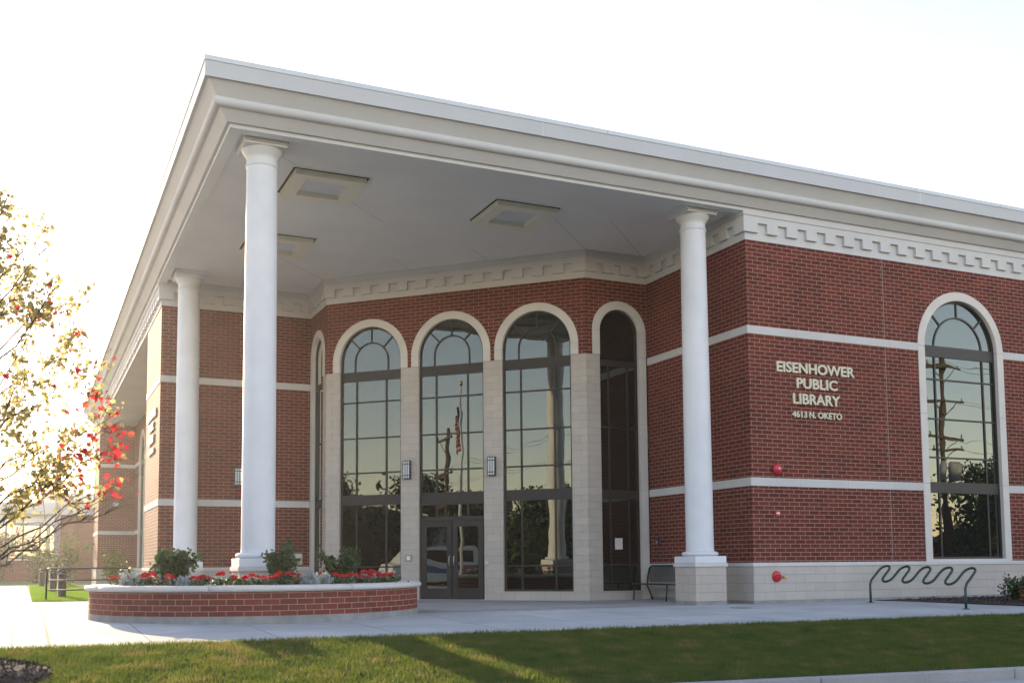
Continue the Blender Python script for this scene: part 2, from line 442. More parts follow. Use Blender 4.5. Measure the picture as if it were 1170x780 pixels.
struct(wj.build("walk_joint", JOINTM, recalc=False))
struct(kb.build("kerb", KERBM, bevel=.02))
# lawn: soil-and-turf base plus real blades
rows = [(lambda t: (lambda x: (lerp(yedge(x), ykerb(x)+.004, t), gz(x, lerp(yedge(x), ykerb(x)+.004, t))+.015)))(t) for t in (0, .25, .5, .75, 1)]
struct(sheet("lawn", TURF, list(np.linspace(-40, 44, 85)), rows))
def blades2(name, n, xr, yr, z, hr, seed, wd):
    rs = np.random.RandomState(seed); X = rs.uniform(*xr, n); Y = rs.uniform(*yr, n); Z = np.full(n, z)
    H = rs.uniform(*hr, n); a = rs.uniform(0, 2*np.pi, n); w_ = wd*rs.uniform(.6, 1.3, n)
    lx, ly = rs.normal(0, .4, n)*H, rs.normal(0, .4, n)*H
    V = np.stack([np.c_[X-np.cos(a)*w_, Y-np.sin(a)*w_, Z], np.c_[X+np.cos(a)*w_, Y+np.sin(a)*w_, Z], np.c_[X+lx, Y+ly, Z+H]], 1).reshape(-1, 3).astype(np.float32)
    me = bpy.data.meshes.new(name); me.vertices.add(3*n); me.vertices.foreach_set("co", V.ravel())
    me.loops.add(3*n); me.loops.foreach_set("vertex_index", np.arange(3*n, dtype=np.int32))
    me.polygons.add(n); me.polygons.foreach_set("loop_start", np.arange(0, 3*n, 3, dtype=np.int32))
    me.update(calc_edges=True); me.materials.append(SIDEB)
    o = bpy.data.objects.new(name, me); col.objects.link(o); o["kind"] = "stuff"; return o
blades2("grass", 60000, (-3.33, -.9), (13.95, 50), .012, (.03, .07), 8, .010)
def blades(name, n, xr, tr, hr, seed, wd):
    rs = np.random.RandomState(seed)
    X = rs.uniform(*xr, n); t = rs.uniform(*tr, n)
    Y0 = np.interp(X, [-60, -4, 4.5, 13, 60], [-4.6, -4.75, -5.28, -5.6, -7.0]); Y1 = -9.4-.117*(X-4.4)
    Y = Y0+(Y1-Y0)*t + rs.normal(0, .03, n); Z = -.1-.4*np.clip(t, 0, 1)+.012
    keep = ((X+4.15)**2+(Y+6.55)**2) > .98**2
    X, Y, Z = X[keep], Y[keep], Z[keep]; n = len(X)
    patch = .5+.5*np.sin(X*2.1+3*np.sin(Y*1.7))*np.sin(Y*3.3+X*.8)*np.sin(X*5.3-Y*4.1+2)
    H = rs.uniform(*hr, n)*(.75+.5*patch); a = rs.uniform(0, 2*np.pi, n); w_ = wd*rs.uniform(.6, 1.3, n)
    lx, ly = rs.normal(0, .4, n)*H, rs.normal(0, .4, n)*H
    b0 = np.c_[X-np.cos(a)*w_, Y-np.sin(a)*w_, Z]; b1 = np.c_[X+np.cos(a)*w_, Y+np.sin(a)*w_, Z]; tp = np.c_[X+lx, Y+ly, Z+H]
    V = np.stack([b0, b1, tp], 1).reshape(-1, 3).astype(np.float32)
    me = bpy.data.meshes.new(name); me.vertices.add(3*n); me.vertices.foreach_set("co", V.ravel())
    me.loops.add(3*n); me.loops.foreach_set("vertex_index", np.arange(3*n, dtype=np.int32))
    me.polygons.add(n); me.polygons.foreach_set("loop_start", np.arange(0, 3*n, 3, dtype=np.int32))
    me.update(calc_edges=True); me.materials.append(BLADE)
    o = bpy.data.objects.new(name, me); col.objects.link(o); o["kind"] = "stuff"; return o
blades("grass", 260000, (-6, 14.5), (-.01, 1), (.022, .075), 5, .0055)
# mulch ring round the maple, mulch bed by the wall
def mound(name, cx, cy, r, h, zf, n=40, ring=8, seed=2, squash=1):
    rs = np.random.RandomState(seed); b = MB(); b.v.append((cx, cy, zf(cx, cy)+h))
    for k in range(1, ring+1):
        for i in range(n):
            a = 2*math.pi*i/n; q = r*k/ring*(1+.05*math.sin(3*a+1)+.03*math.sin(7*a))
            x, y = cx+q*math.cos(a), cy+q*math.sin(a)*squash
            b.v.append((x, y, zf(x, y)+h*(1-(k/ring)**2)+(rs.uniform(-.015, .015) if k < ring else -.02)))
    for i in range(n): b.f.append((0, 1+i, 1+(i+1) % n))
    for k in range(ring-1):
        for i in range(n):
            p = 1+k*n; b.f.append((p+i, p+n+i, p+n+(i+1) % n, p+(i+1) % n))
    for i in range(len(b.f)): b.smooth.add(i)
    return b.build(name, MULCH, recalc=False)
mo = mound("mulch_ring", -4.15, -6.55, 1.0, .14, lambda x, y: gz(x, y)+.01); struct(mo)
chips = []
for i in range(1500):
    a = random.uniform(0, 6.283); q = 1.0*math.sqrt(random.random())
    x, y = -4.15+q*math.cos(a), -6.55+q*math.sin(a); chips.append((x, y, gz(x, y)+.02+.14*(1-q*q)))
ch = leaves("bark_chips", chips, .05, MULCH, hang=0, seed=4); ch["kind"] = "stuff"
mb_ = MB(); mb_.quad((15.9,-.02,.02),(40,-.02,.02),(40,-4.4,-.03),(17.0,-3.6,-.03),(16.15,-1.2,.012)); struct(mb_.build("mulch_bed", MULCH, recalc=False))
chips = [(random.uniform(16.3, 24), random.uniform(-3.6, -.1), .03-.015*0) for i in range(2500)]
ch = leaves("bark_chips", chips, .05, MULCH, hang=0, seed=5); ch["kind"] = "stuff"

# ================================================================== LIBRARY BUILDING
c_, d_, e_ = 12.207, 4.537, 10.26
Zc, Zp = .885, .975            # plinth blocks / plinth cap top
B2b, B2t, B1b, B1t, ZF = 2.81, 3.013, 6.51, 6.71, 8.82
XE, YE = 46.0, 46.0
LIB = thing("library_building", (12.2, 12.2, 0), "red brick library with white corner portico, stone bands and arched bronze windows", "building")
s2 = math.sqrt(.5)
# wall frames: (origin, direction u, outward normal)
W_main = frame2((0, 0), (1, 0), (0, -1))            # u = x
W_D = frame2((c_, 0), (0, 1), (-1, 0))              # u = y
W_R = frame2((0, d_), (1, 0), (0, -1))              # u = x, right bay face
W_bay = frame2((d_, e_), (s2, -s2), (-s2, -s2))     # u from F
W_L = frame2((d_, 0), (0, 1), (-1, 0))              # u = y, left bay face
W_G = frame2((0, c_), (1, 0), (0, -1))              # u = x
W_left = frame2((0, 0), (0, 1), (-1, 0))            # u = y
BL = (e_-d_)/s2
def wall_strip(b, T, u0, u1, z0, z1, ops=(), uo=0):
    """wall face with openings: (cu, R, zs, zc) = arch of radius R centred (cu, zc) above a sill zs"""
    us = {u0, u1}
    for cu, Rr, zs, zc in ops:
        for i in range(33): us.add(cu-Rr*math.cos(math.pi*i/32))
    us = sorted(us)
    def top(cu, Rr, zc, u): return zc+math.sqrt(max(0, Rr*Rr-(u-cu)**2))
    for a, bq in zip(us, us[1:]):
        mid = (a+bq)/2; hit = None
        for op in ops:
            if abs(mid-op[0]) < op[1]: hit = op
        def Q(za0, za1, zb0, zb1):
            b.quad(T(a, 0, za0), T(bq, 0, zb0), T(bq, 0, zb1), T(a, 0, za1),
                   uv=[(a+uo, za0), (bq+uo, zb0), (bq+uo, zb1), (a+uo, za1)])
        if hit is None: Q(z0, z1, z0, z1)
        else:
            cu, Rr, zs, zc = hit
            if zs > z0+.001: Q(z0, zs, z0, zs)
            Q(max(z0, top(cu, Rr, zc, a)), z1, max(z0, top(cu, Rr, zc, bq)), z1)
MW = (19.28, 1.33, 1.03, 6.65)                       # main window
bays = [1.462, 4.05, 6.64]; RI, RO, ZA = 1.01, 1.235, 7.02
def main_walls():
    b = MB()
    wall_strip(b, W_main, c_, XE, 0, ZF+.05, [MW], uo=-c_+.10)
    b.build("brick_wall", BRICK, LIB, recalc=False, uvoff=(0, 0))
    b = MB(); wall_strip(b, W_D, 0, d_, 0, ZF+.05, uo=.2); b.build("brick_wall", BRICK, LIB, recalc=False)
    b = MB(); wall_strip(b, W_G, 0, d_, 0, ZF+.05, uo=.1); b.build("brick_wall", BRICK, LIB, recalc=False)
    b = MB()
    wall_strip(b, W_left, c_, 16.2, 0, ZF+.05, uo=.05)
    b.build("brick_wall", BRICK, LIB, recalc=False)
    # bay brickwork above the piers
    b = MB()
    wall_strip(b, W_R, e_, c_, 6.72, ZF+.05, [(11.305, .62, 6.72, 7.40)])
    b.build("brick_wall", BRICK, LIB, recalc=False)
    b = MB(); wall_strip(b, W_bay, 0, BL, 6.72, ZF+.05, [(k, RI, 6.72, ZA) for k in bays], uo=.1); b.build("brick_wall", BRICK, LIB, recalc=False)
    b = MB(); wall_strip(b, W_L, e_, c_, 6.72, ZF+.05, [(11.305, .62, 6.72, 7.40)]); b.build("brick_wall", BRICK, LIB, recalc=False)
    # side porch on the left elevation and the far wing
    b = MB(); XI = 1.86
    Tb = frame2((XI, 0), (0, 1), (-1, 0)); wall_strip(b, Tb, 16.2, 41.4, 0, ZF+.1, [(37.4, 1.33, 1.03, 6.65)])
    b.quad((0,16.2,0),(XI,16.2,0),(XI,16.2,ZF+.1),(0,16.2,ZF+.1), uv=[(0,0),(XI,0),(XI,ZF+.1),(0,ZF+.1)])
    b.quad((0,41.4,0),(XI,41.4,0),(XI,41.4,ZF+.1),(0,41.4,ZF+.1), uv=[(0,0),(XI,0),(XI,ZF+.1),(0,ZF+.1)])
    b.quad((0,41.4,0),(0,YE,0),(0,YE,ZF+.1),(0,41.4,ZF+.1), uv=[(0,0),(YE-41.4,0),(YE-41.4,ZF+.1),(0,ZF+.1)])
    b.build("brick_wall", BRICK, LIB, recalc=False)
    b = MB()
    b.quad((0,YE,0),(XE,YE,0),(XE,YE,9.5),(0,YE,9.5)); b.quad((XE,0,0),(XE,YE,0),(XE,YE,9.5),(XE,0,9.5))
    b.build("rear_wall", BRICK, LIB, recalc=False)
main_walls()
# plinth of limestone blocks, its cap, the foundation lip
def band(b, T, u0, u1, z0, z1, d0, d1): b.box((u0, d0, z0), (u1, d1, z1), T)
def run_plinth():
    segs = [(W_main, c_-.03, 17.60), (W_main, 17.60, XE), (W_D, .004, d_), (W_G, .004, d_), (W_left, c_-.03, 16.2),
            (frame2((1.86,0),(0,1),(-1,0)), 16.2, 41.4), (frame2((0,41.4),(1,0),(0,-1)), -.03, 1.86), (frame2((0,0),(0,1),(-1,0)), 41.37, YE)]
    for T, u0, u1 in segs:
        b, k, f = MB(), MB(), MB()
        band(b, T, u0, u1, .075, Zc, -.002, .03); band(k, T, u0-(.025 if u0 > 1 else 0), u1, Zc, Zp, -.002, .055); band(f, T, u0-(.015 if u0 > 1 else 0), u1, -.05, .075, -.002, .045)
        b.build("plinth", BLOCK, LIB, uvoff=(0, -.075)); k.build("plinth_cap", BAND, LIB, bevel=.006); f.build("foundation", FOUND, LIB)
run_plinth()
def run_bands():
    wx0, wx1 = 19.28-1.565, 19.28+1.565
    Tw, Tb = frame2((0,41.4),(1,0),(0,-1)), frame2((1.86,0),(0,1),(-1,0))
    for z0, z1 in ((B2b, B2t), (B1b, B1t)):
        for T, u0, u1 in ((W_main, c_-.015, wx0), (W_main, wx1, XE), (W_D, .004, d_), (W_G, .004, d_), (W_left, c_-.0145, 16.2),
                          (Tw, -.015, 1.86), (Tb, 16.2, 35.83), (Tb, 38.97, 41.38), (W_left, 41.386, YE)):
            b = MB(); band(b, T, u0, u1, z0, z1, -.002, .015); b.build("stone_band", BANDJ, LIB, bevel=.004)
run_bands()
for u in (16.58, 26.0):
    j = MB(); j.box((u-.008, 0, Zp+.02), (u+.008, .0035, ZF), W_main); j.build("control_joint", SEAL, LIB)
# frieze with key-shaped dentils
def frieze(segs):
    for T, u0, u1, e0, e1 in segs:
        dz = .0015 if T is W_bay else 0
        # e0/e1: outer corner at that end, so the courses wrap it
        a, t, k = MB(), MB(), MB()
        band(a, T, u0-e0*.02, u1+e1*.02, ZF+dz, 9.30, -.002, .02); a.build("frieze", CORN, LIB)
        band(k, T, u0-e0*.125, u1+e1*.125, 9.405+dz, 9.60, -.002, .125); k.build("frieze_crown", CORN, LIB)
        L = u1-u0; n = max(1, round((L-.33)/.612)); st = (L-.33)/n
        D = .10; ol = [(u0-e0*D, 9.406), (u0-e0*D, 9.0+dz)]
        for i in range(n+1):
            p = u0+i*st; l = p-(e0*D if i == 0 else 0); r = p+.33+(e1*D if i == n else 0)
            if i > 0: ol += [(l, 9.24+dz), (l, 9.0+dz)]
            ol += [(r, 9.0+dz)] if i == n else [(r, 9.0+dz), (r, 9.24+dz)]
        ol.append((u1+e1*D, 9.406))
        t.prism(ol, .0, D, T); t.build("dentil_course", CORN, LIB)
frieze([(W_main, c_, XE, 1, 0), (W_D, .004, d_, 0, 0), (W_R, e_, c_, .414, 0), (W_bay, 0, BL, .414, .414), (W_L, e_, c_, .414, 0), (W_G, .004, d_, 0, 0), (W_left, c_, YE, 1, 0)])
# cornice swept round the roof
def sweep(name, prof, mat, smooth=False):
    b = MB()
    def path(o): return [(-o, -o), (XE+o, -o), (XE+o, YE+o), (-o, YE+o)]
    for (o0, z0), (o1, z1) in zip(prof, prof[1:]):
        p0, p1 = path(o0), path(o1)
        for i in range(4):
            k = (i+1) % 4
            b.quad((*p0[i], z0), (*p0[k], z0), (*p1[k], z1), (*p1[i], z1), smooth=False)
    return b.build(name, mat, LIB, recalc=False)
sweep("soffit_edge", [(-.14, 9.62), (-.12, 9.62), (-.12, 9.487), (.115, 9.487), (.12, 9.492)], SOFF)
roll = [(.395+.095*math.sin(t), 9.853-.095*math.cos(t)) for t in np.linspace(0, math.pi, 12)]
sweep("cornice", [(.12, 9.49), (.12, 9.572), (.175, 9.575), (.185, 9.57), (.36, 9.758)] + roll + [(.42, 9.948), (.62, 10.186), (.683, 10.187)], CORN)
sweep("fascia", [(.684, 10.184), (.684, 10.496)], FASC)
sweep("roof_cap", [(.66, 10.49), (.70, 10.49), (.70, 10.583), (-.5, 10.60)], CAPM)
for x in (6.4, 17.3, 28.0):
    jn = MB(); jn.box((x-.005, .684, 10.187), (x+.005, .687, 10.49), W_main); jn.build("cornice_joint", SOFF, LIB)
for i in range(12):
    x = 1.9+3.05*i
    sm_ = MB(); sm_.box((x-.012, .70, 10.492), (x+.012, .7035, 10.581), W_main); sm_.build("cap_seam", FASC, LIB)
rf = MB(); rf.quad((.5,.5,10.59),(XE-.5,.5,10.59),(XE-.5,YE-.5,10.59),(.5,YE-.5,10.59)); rf.build("roof", FASC, LIB, recalc=False)
cl = MB()
cl.quad((.12,.12,9.585),(c_+.3,.12,9.585),(c_+.3,c_+.3,9.585),(.12,c_+.3,9.585)); cl.build("portico_ceiling", SOFF, LIB, recalc=False)
cl = MB(); cl.quad((0,16.2,8.86),(1.9,16.2,8.86),(1.9,41.4,8.86),(0,41.4,8.86)); cl.build("porch_ceiling", SOFF, LIB, recalc=False)
for (a, q) in (((.4,.4),(4.4,4.4)), ((10.3,4.5),(8.2,2.4)), ((4.5,10.3),(2.4,8.2)), ((12.0,4.4),(9.6,2.0)), ((6.5,8.2),(5.6,7.3)), ((8.2,6.5),(7.3,5.6))):
    dx, dy = q[0]-a[0], q[1]-a[1]; l = math.hypot(dx, dy); px, py = -dy/l*.006, dx/l*.006
    cj = MB(); cj.quad((a[0]+px,a[1]+py,9.5825),(q[0]+px,q[1]+py,9.5825),(q[0]-px,q[1]-py,9.5825),(a[0]-px,a[1]-py,9.5825)); cj.build("ceiling_joint", GREY, LIB, recalc=False)

# ---- bay piers (limestone), quoins, base
def bay_piers():
    b = MB()
    edges = [0] + [x for k in bays for x in (k-RI, k+RI)] + [BL]
    for i in range(0, len(edges), 2):
        if i in (0, 6):
            continue
        band(b, W_bay, edges[i], edges[i+1], .0, 6.72, -.32, 0)
    # corner piers as extruded plan outlines
    for (P0, P1, P2) in ((0, 0, 0),):
        pass
    def corner(pl):
        n = len(pl); k = len(b.v)
        b.v += [(x, y, 0.0) for x, y in pl]+[(x, y, 6.72) for x, y in pl]
        b.f.append(tuple(range(k+n, k+2*n)))
        for i in range(n):
            q = (i+1) % n; b.f.append((k+i, k+q, k+n+q, k+n+i))
    tb = lambda u, d: W_bay(u, d, 0)[:2]
    corner([tb(bays[2]+RI, 0), (e_, d_), (11.305-.62, d_), (11.305-.62, d_+.32), tb(bays[2]+RI, -.32)])
    corner([tb(bays[0]-RI, -.32), (d_+.32, 11.305-.62), (d_, 11.305-.62), (d_, e_), tb(bays[0]-RI, 0)])
    for k in (bays[0], bays[2]): band(b, W_bay, k-RI, k+RI, .0, .245, -.32, 0)
    for T in (W_R, W_L): band(b, T, 11.305-.62, 11.305+.62, 0, .245, -.32, 0)
    b.build("stone_pier", PIERBLOCK, LIB)
    z = .26
    while z < 6.6:
        for T, u0 in ((W_bay, BL-.20), (W_R, e_), (W_bay, 0), (W_L, e_)):
            q = MB(); q.box((u0, 0, z), (u0+.2, .016, z+.2), T); q.build("quoin", PIERBLOCK, LIB)
        z += .4064
bay_piers()

# ---- windows
def window(name, T, cu, R0, zs, za, Ro, zjamb, bars, mull, panels, inner_r, zbar, dback=-.12, muntin=True, low_mull=None, jamb_full=(0, 0), spread=(45, 90, 135), door=None):
    """bronze frame is the part; pane and stone surround are its sub-parts"""
    f = MB(); fd0, fd1 = dback-.03, dback+.035; fw_ = .055
    zt = max(t[1] for t in panels) if panels else za
    f.arc(cu, za, R0-fw_, R0+.004, 0, math.pi, fd0, fd1, T, 40)
    for sgn in (-1, 1):
        u = cu+sgn*(R0-fw_/2); f.box((u-fw_/2, fd0, zs), (u+fw_/2, fd1, za), T)
    f.box((cu-R0+fw_, fd0, zs), (cu+R0-fw_, fd1, zs+.06), T)
    for z0, z1 in panels: f.box((cu-R0+fw_, fd0+.002, z0), (cu+R0-fw_, fd1-.004, z1), T)
    if muntin:
        mw = .022
        # inner arch
        f.arc(cu, za, inner_r-mw, inner_r+mw, 0, math.pi, fd0+.01, fd1-.008, T, 28)
        if zbar < za-.02:
            for sgn in (-1, 1): f.box((cu+sgn*inner_r-mw, fd0+.01, zbar), (cu+sgn*inner_r+mw, fd1-.008, za), T)
        for ang in spread:
            a = math.radians(ang); ca, sa = math.cos(a), math.sin(a)
            T2 = lambda r, d, t, ca=ca, sa=sa: T(cu+r*ca-t*sa, d, za+r*sa+t*ca)
            f.box((inner_r+mw, fd0+.012, -mw), (R0-fw_, fd1-.010, mw), T2)
    for m0 in mull:
        u = cu+m0[0]; f.box((u-.024, fd0+.012, m0[1]), (u+.024, fd1-.006, m0[2]), T)
    for z, u0, u1 in bars: f.box((cu+u0, fd0+.011, z-.022), (cu+u1, fd1-.009, z+.022), T)
    fo = f.build(name, BRONZE, LIB)
    p = MB(); n = 40; ol = [(cu-R0, zs), (cu+R0, zs)]+[(cu+R0*math.cos(math.pi*i/n), za+R0*math.sin(math.pi*i/n)) for i in range(n+1)]
    p.v = [T(u, dback, z) for u, z in ol]; p.f = [tuple(range(len(ol)))]
    po = p.build("pane", GLASS, fo, recalc=False)
    bk = MB()
    sd_ = MB(); d0, d1 = -.32, .022
    sd_.arc(cu, za, R0, Ro, 0, math.pi, d0, d1, T, 48)
    for i, sgn in enumerate((-1, 1)):
        zl = jamb_full[i]
        u0, u1 = (cu-Ro, cu-R0) if sgn < 0 else (cu+R0, cu+Ro)
        zz = zl; cuts = [zl]
        for zc in (B2t, 4.85, B1t):
            if zc > zl+.3 and zc < za-.1: cuts.append(zc)
        cuts.append(za)
        for a, q in zip(cuts, cuts[1:]): sd_.box((u0, d0, a), (u1, d1, q-.006), T)
    sd_.build("stone_surround", STONE, fo, bevel=.004)
    return fo
Rm = 1.33
mo_ = window("arched_window", W_main, 19.28, 1.33, 1.03, 6.65, 1.565, 1.03,
       [(5.80, -Rm, Rm), (4.74, -Rm, Rm), (3.71, -Rm, Rm)], [(-.88, 1.06, 6.42), (.88, 1.06, 6.42)], [(6.41, 6.71), (2.77, 3.06)], .88, 6.71, jamb_full=(Zp, Zp))
sill = MB(); sill.box((19.28-1.33, -.32, Zp-.02), (19.28+1.33, .012, 1.03), W_main); sill.build("sill", BAND, mo_)
for i, k in enumerate(bays):
    door = (i == 1)
    bars = [(5.80, -RI, RI), (4.73, -RI, RI), (3.70, -RI, RI)]
    mull = [(-.49, 3.05, 6.43), (.49, 3.05, 6.43)]
    if not door:
        bars.append((.945, -RI, RI)); mull += [(-.49, .28, 2.75), (.49, .28, 2.75)]
        window("arched_window", W_bay, k, RI, .245, ZA, RO, 6.72, bars, mull, [(6.43, 6.72), (2.75, 3.05)], .545, 6.72, jamb_full=(6.72, 6.72))
    else:
        mull += [(-.49, 2.36, 2.72), (.49, 2.36, 2.72)]
        window("arched_window", W_bay, k, RI, .02, ZA, RO, 6.72, bars, mull, [(6.43, 6.72), (2.70, 3.05), (2.24, 2.36)], .545, 6.72, jamb_full=(6.72, 6.72))
for T in (W_R, W_L):
    window("narrow_window", T, 11.305, .62, .245, 7.40, .855, 6.72, [(4.73, -.62, .62), (.945, -.62, .62)],
           [(-.30, .28, 6.43), (.30, .28, 6.43)], [(6.43, 6.6), (2.75, 3.0)], .33, 6.6, muntin=False, jamb_full=(6.72, 0.0))
Tb = frame2((1.86, 0), (0, 1), (-1, 0))
window("arched_window", Tb, 37.4, 1.33, 1.03, 6.65, 1.565, 1.03, [(5.8, -Rm, Rm), (4.74, -Rm, Rm), (3.71, -Rm, Rm)], [(-.88, 1.06, 6.42), (.88, 1.06, 6.42)], [(6.41, 6.71), (2.77, 3.06)], .88, 6.71, jamb_full=(Zp, Zp))
# ---- entrance doors
def door_leaf(u0, u1, hinge):
    T = W_bay; d0, d1 = -.105, -.055
    f = MB(); st = .15
    f.box((u0, d0, .03), (u0+st, d1, 2.23), T); f.box((u1-st, d0, .03), (u1, d1, 2.23), T)
    f.box((u0+st, d0+.001, .03), (u1-st, d1-.001, .33), T); f.box((u0+st, d0+.001, 2.07), (u1-st, d1-.001, 2.23), T)
    o = f.build("entrance_door", BRONZE, LIB, bevel=.004)
    g = MB(); g.quad(T(u0+st, -.085, .33), T(u1-st, -.085, .33), T(u1-st, -.085, 2.07), T(u0+st, -.085, 2.07)); g.build("glass", GLASS2 if False else GLASS, o, recalc=False)
    h = MB(); hu = u1-.06 if hinge == 'l' else u0+.06
    h.tube([T(hu, -.05, .95), T(hu, -.005, .97), T(hu, -.005, 1.22), T(hu, -.05, 1.24)], .012, 8); h.build("handle", STEEL, o)
door_leaf(bays[1]-RI+.06, bays[1]-.012, 'l'); door_leaf(bays[1]+.012, bays[1]+RI-.06, 'r')
th = MB(); th.box((bays[1]-RI, -.3, .004), (bays[1]+RI, .01, .022), W_bay); th.build("threshold", STEEL, LIB)
# ---- dark interior skins behind the panes
# ---- columns
def column(x, y, full=True):
    sh = MB()
    prof = [(.345, 1.245), (.335, 1.27), (.330, 1.34)]
    for i in range(1, 13):
        t = i/12; prof.append((.330-.024*t**1.6, 1.34+t*(9.02-1.34)))
    prof += [(.306, 9.04), (.328, 9.05), (.328, 9.08), (.306, 9.09), (.306, 9.22), (.315, 9.24), (.345, 9.28), (.39, 9.34), (.41, 9.385), (.41, 9.40)]
    sh.revolve(prof, (x, y), 48); s = sh.build("column", WHITE, LIB)
    tb = MB(); tb.revolve([(.36, 1.14)]+[(.36+.075*math.cos(t), 1.195+.055*math.sin(t)) for t in np.linspace(-math.pi/2, math.pi/2, 12)]+[(.345, 1.25)], (x, y), 48); tb.build("torus_base", WHITE, s)
    pl = MB(); pl.box((x-.44, y-.44, .98), (x+.44, y+.44, 1.141)); pl.build("base_block", WHITE, s, bevel=.008)
    ab = MB(); ab.box((x-.425, y-.425, 9.40), (x+.425, y+.425, 9.45)); ab.box((x-.45, y-.45, 9.452), (x+.45, y+.45, 9.584)); ab.build("abacus", CREAM if False else WHITE, s, bevel=.01)
    cp = MB(); cp.box((x-.465, y-.465, .89), (x+.465, y+.465, .978)); cp.build("pedestal_cap", BAND, s, bevel=.01)
    pd = MB(); pd.box((x-.43, y-.43, .085), (x+.43, y+.43, .888)); pd.build("pedestal", PIERBLOCK, s, uvoff=(.15, -.085))
    ft = MB(); ft.box((x-.435, y-.435, -.05), (x+.435, y+.435, .083)); ft.build("footing", FOUND, s)
for x, y in ((.66, .66), (11.12, .62), (.64, 11.12)): column(x, y)

# ================================================================== FITTINGS ON THE BUILDING
for (x, y, lab) in ((2.39, 2.5, "square cream ceiling light box beside the front corner column"), (7.22, 2.58, "square cream ceiling light box over the right half of the portico"), (2.39, 7.25, "square cream ceiling light box partly behind the front corner column")):
    t = thing("ceiling_light", (x, y, 9.585), lab, "ceiling light", "square lights in the portico ceiling")
    g = MB(); h = .855; g.quad((x-h,y-h,9.578),(x+h,y-h,9.578),(x+h,y+h,9.578),(x-h,y+h,9.578)); g.build("painted_gap_shade", GAP_SHADE, t, recalc=False)  # flat dark sheet painting in the shaded gap round the box
    f = MB(); a = .80; w_ = .30; zt, zb = 9.577, 9.455
    f.box((x-a,y-a,zb),(x+a,y-a+w_,zt)); f.box((x-a,y+a-w_,zb),(x+a,y+a,zt)); f.box((x-a,y-a+w_,zb+.0005),(x-a+w_,y+a-w_,zt)); f.box((x+a-w_,y-a+w_,zb+.0005),(x+a,y+a-w_,zt))
    f.build("light_frame", CREAM, t)
    l = MB(); q = a-w_; l.quad((x-q,y-q,9.565),(x+q,y-q,9.565),(x+q,y+q,9.565),(x-q,y+q,9.565)); l.build("lens", LENS, t, recalc=False)
def lettering(label, T, uL, flip, name="wall_sign"):
    """T maps u to the right when read"""
    t = thing(name, T(uL+1.23, 0, 5.2), label, "sign", "raised library signs")
    lines = [("EISENHOWER", 0.0, 2.46, 5.62, .265), ("PUBLIC", .60, 1.29, 5.245, .265), ("LIBRARY", .475, 1.49, 4.855, .265), ("4613", .435, .46, 4.52, .165), ("N.", .965, .20, 4.52, .165), ("OKETO", 1.235, .77, 4.52, .165)]
    for txt, u0, wd, z0, h in lines:
        cu = bpy.data.curves.new("lettering", 'FONT'); cu.body = txt; cu.size = 1; cu.extrude = .5; cu.offset = .028; cu.resolution_u = 3
        ob = bpy.data.objects.new("tmp_text", cu); col.objects.link(ob)
        dg = bpy.context.evaluated_depsgraph_get(); me = bpy.data.meshes.new_from_object(ob.evaluated_get(dg))
        bpy.data.objects.remove(ob); bpy.data.curves.remove(cu)
        co = np.empty(len(me.vertices)*3); me.vertices.foreach_get("co", co); co = co.reshape(-1, 3)
        mn, mx = co.min(0), co.max(0)
        uu = uL+u0+(co[:, 0]-mn[0])/(mx[0]-mn[0])*wd; zz = z0+(co[:, 1]-mn[1])/(mx[1]-mn[1])*h; dd = .012+(co[:, 2]-mn[2])/(mx[2]-mn[2])*.035
        o3 = np.array(t["_o"])
        P_ = np.array([T(a, b, c) for a, b, c in zip(uu, dd, zz)])-o3
        me.vertices.foreach_set("co", P_.ravel()); me.update()
        me.materials.clear(); me.materials.append(LETT); me.name = "lettering"
        o = bpy.data.objects.new("lettering", me); col.objects.link(o); o.parent = t
lettering("raised metal letters with library name and street number on front brick wall", W_main, 13.03, False)
W_leftr = frame2((0, 0), (0, -1), (-1, 0))
lettering("sunlit raised letters seen almost edge-on on the left side wall", W_leftr, -15.5, True)
def sconce(T, u, z, lab):
    p = T(u, 0, z); t = thing("wall_lamp", p, lab, "wall lamp", "box-shaped wall lamps")
    w2, h, dp = .115, .27, .13
    b = MB(); b.box((u-.09, 0, z-h+.02), (u+.09, .03, z+h-.02), T); b.build("back_plate", GREY, t)
    l = MB(); l.box((u-w2+.012, .03, z-h+.02), (u+w2-.012, dp-.012, z+h-.02), T); l.build("diffuser", LENS, t)
    f = MB()
    for zz in (z-h, z-h+.09, z+h-.12, z+h-.03): f.box((u-w2, .025, zz), (u+w2, dp, zz+.022), T)
    for uu in (u-w2+.001, u-w2*.36, u+w2*.36-.016, u+w2-.017): f.box((uu, .026, z-h+.001), (uu+.016, dp-.001, z+h-.009), T)
    f.build("cage", BLACKM, t)
sconce(W_bay, 2.70, 3.73, "caged box lamp on the stone pier left of the entrance doors")
sconce(W_bay, 5.325, 3.73, "caged box lamp on the stone pier right of the entrance doors")
sconce(W_G, 2.30, 3.73, "caged box lamp on the left brick wall, half hidden by corner column")
def disc(b, T, u, z, prof, n=28):
    """prof: (radius, depth)"""
    k = len(b.v); m_ = len(prof)
    for i in range(n):
        a = 2*math.pi*i/n
        for r, d in prof: b.v.append(tuple(T(u+r*math.cos(a), d, z+r*math.sin(a))))
    for i in range(n):
        q = (i+1) % n
        for s in range(m_-1): b.smooth.add(len(b.f)); b.f.append((k+i*m_+s, k+q*m_+s, k+q*m_+s+1, k+i*m_+s+1))
    b.f.append(tuple(k+i*m_+m_-1 for i in range(n)))
t = thing("alarm_bell", W_main(12.95, 0, 3.23), "round red alarm bell just above the lower stone band", "alarm bell")
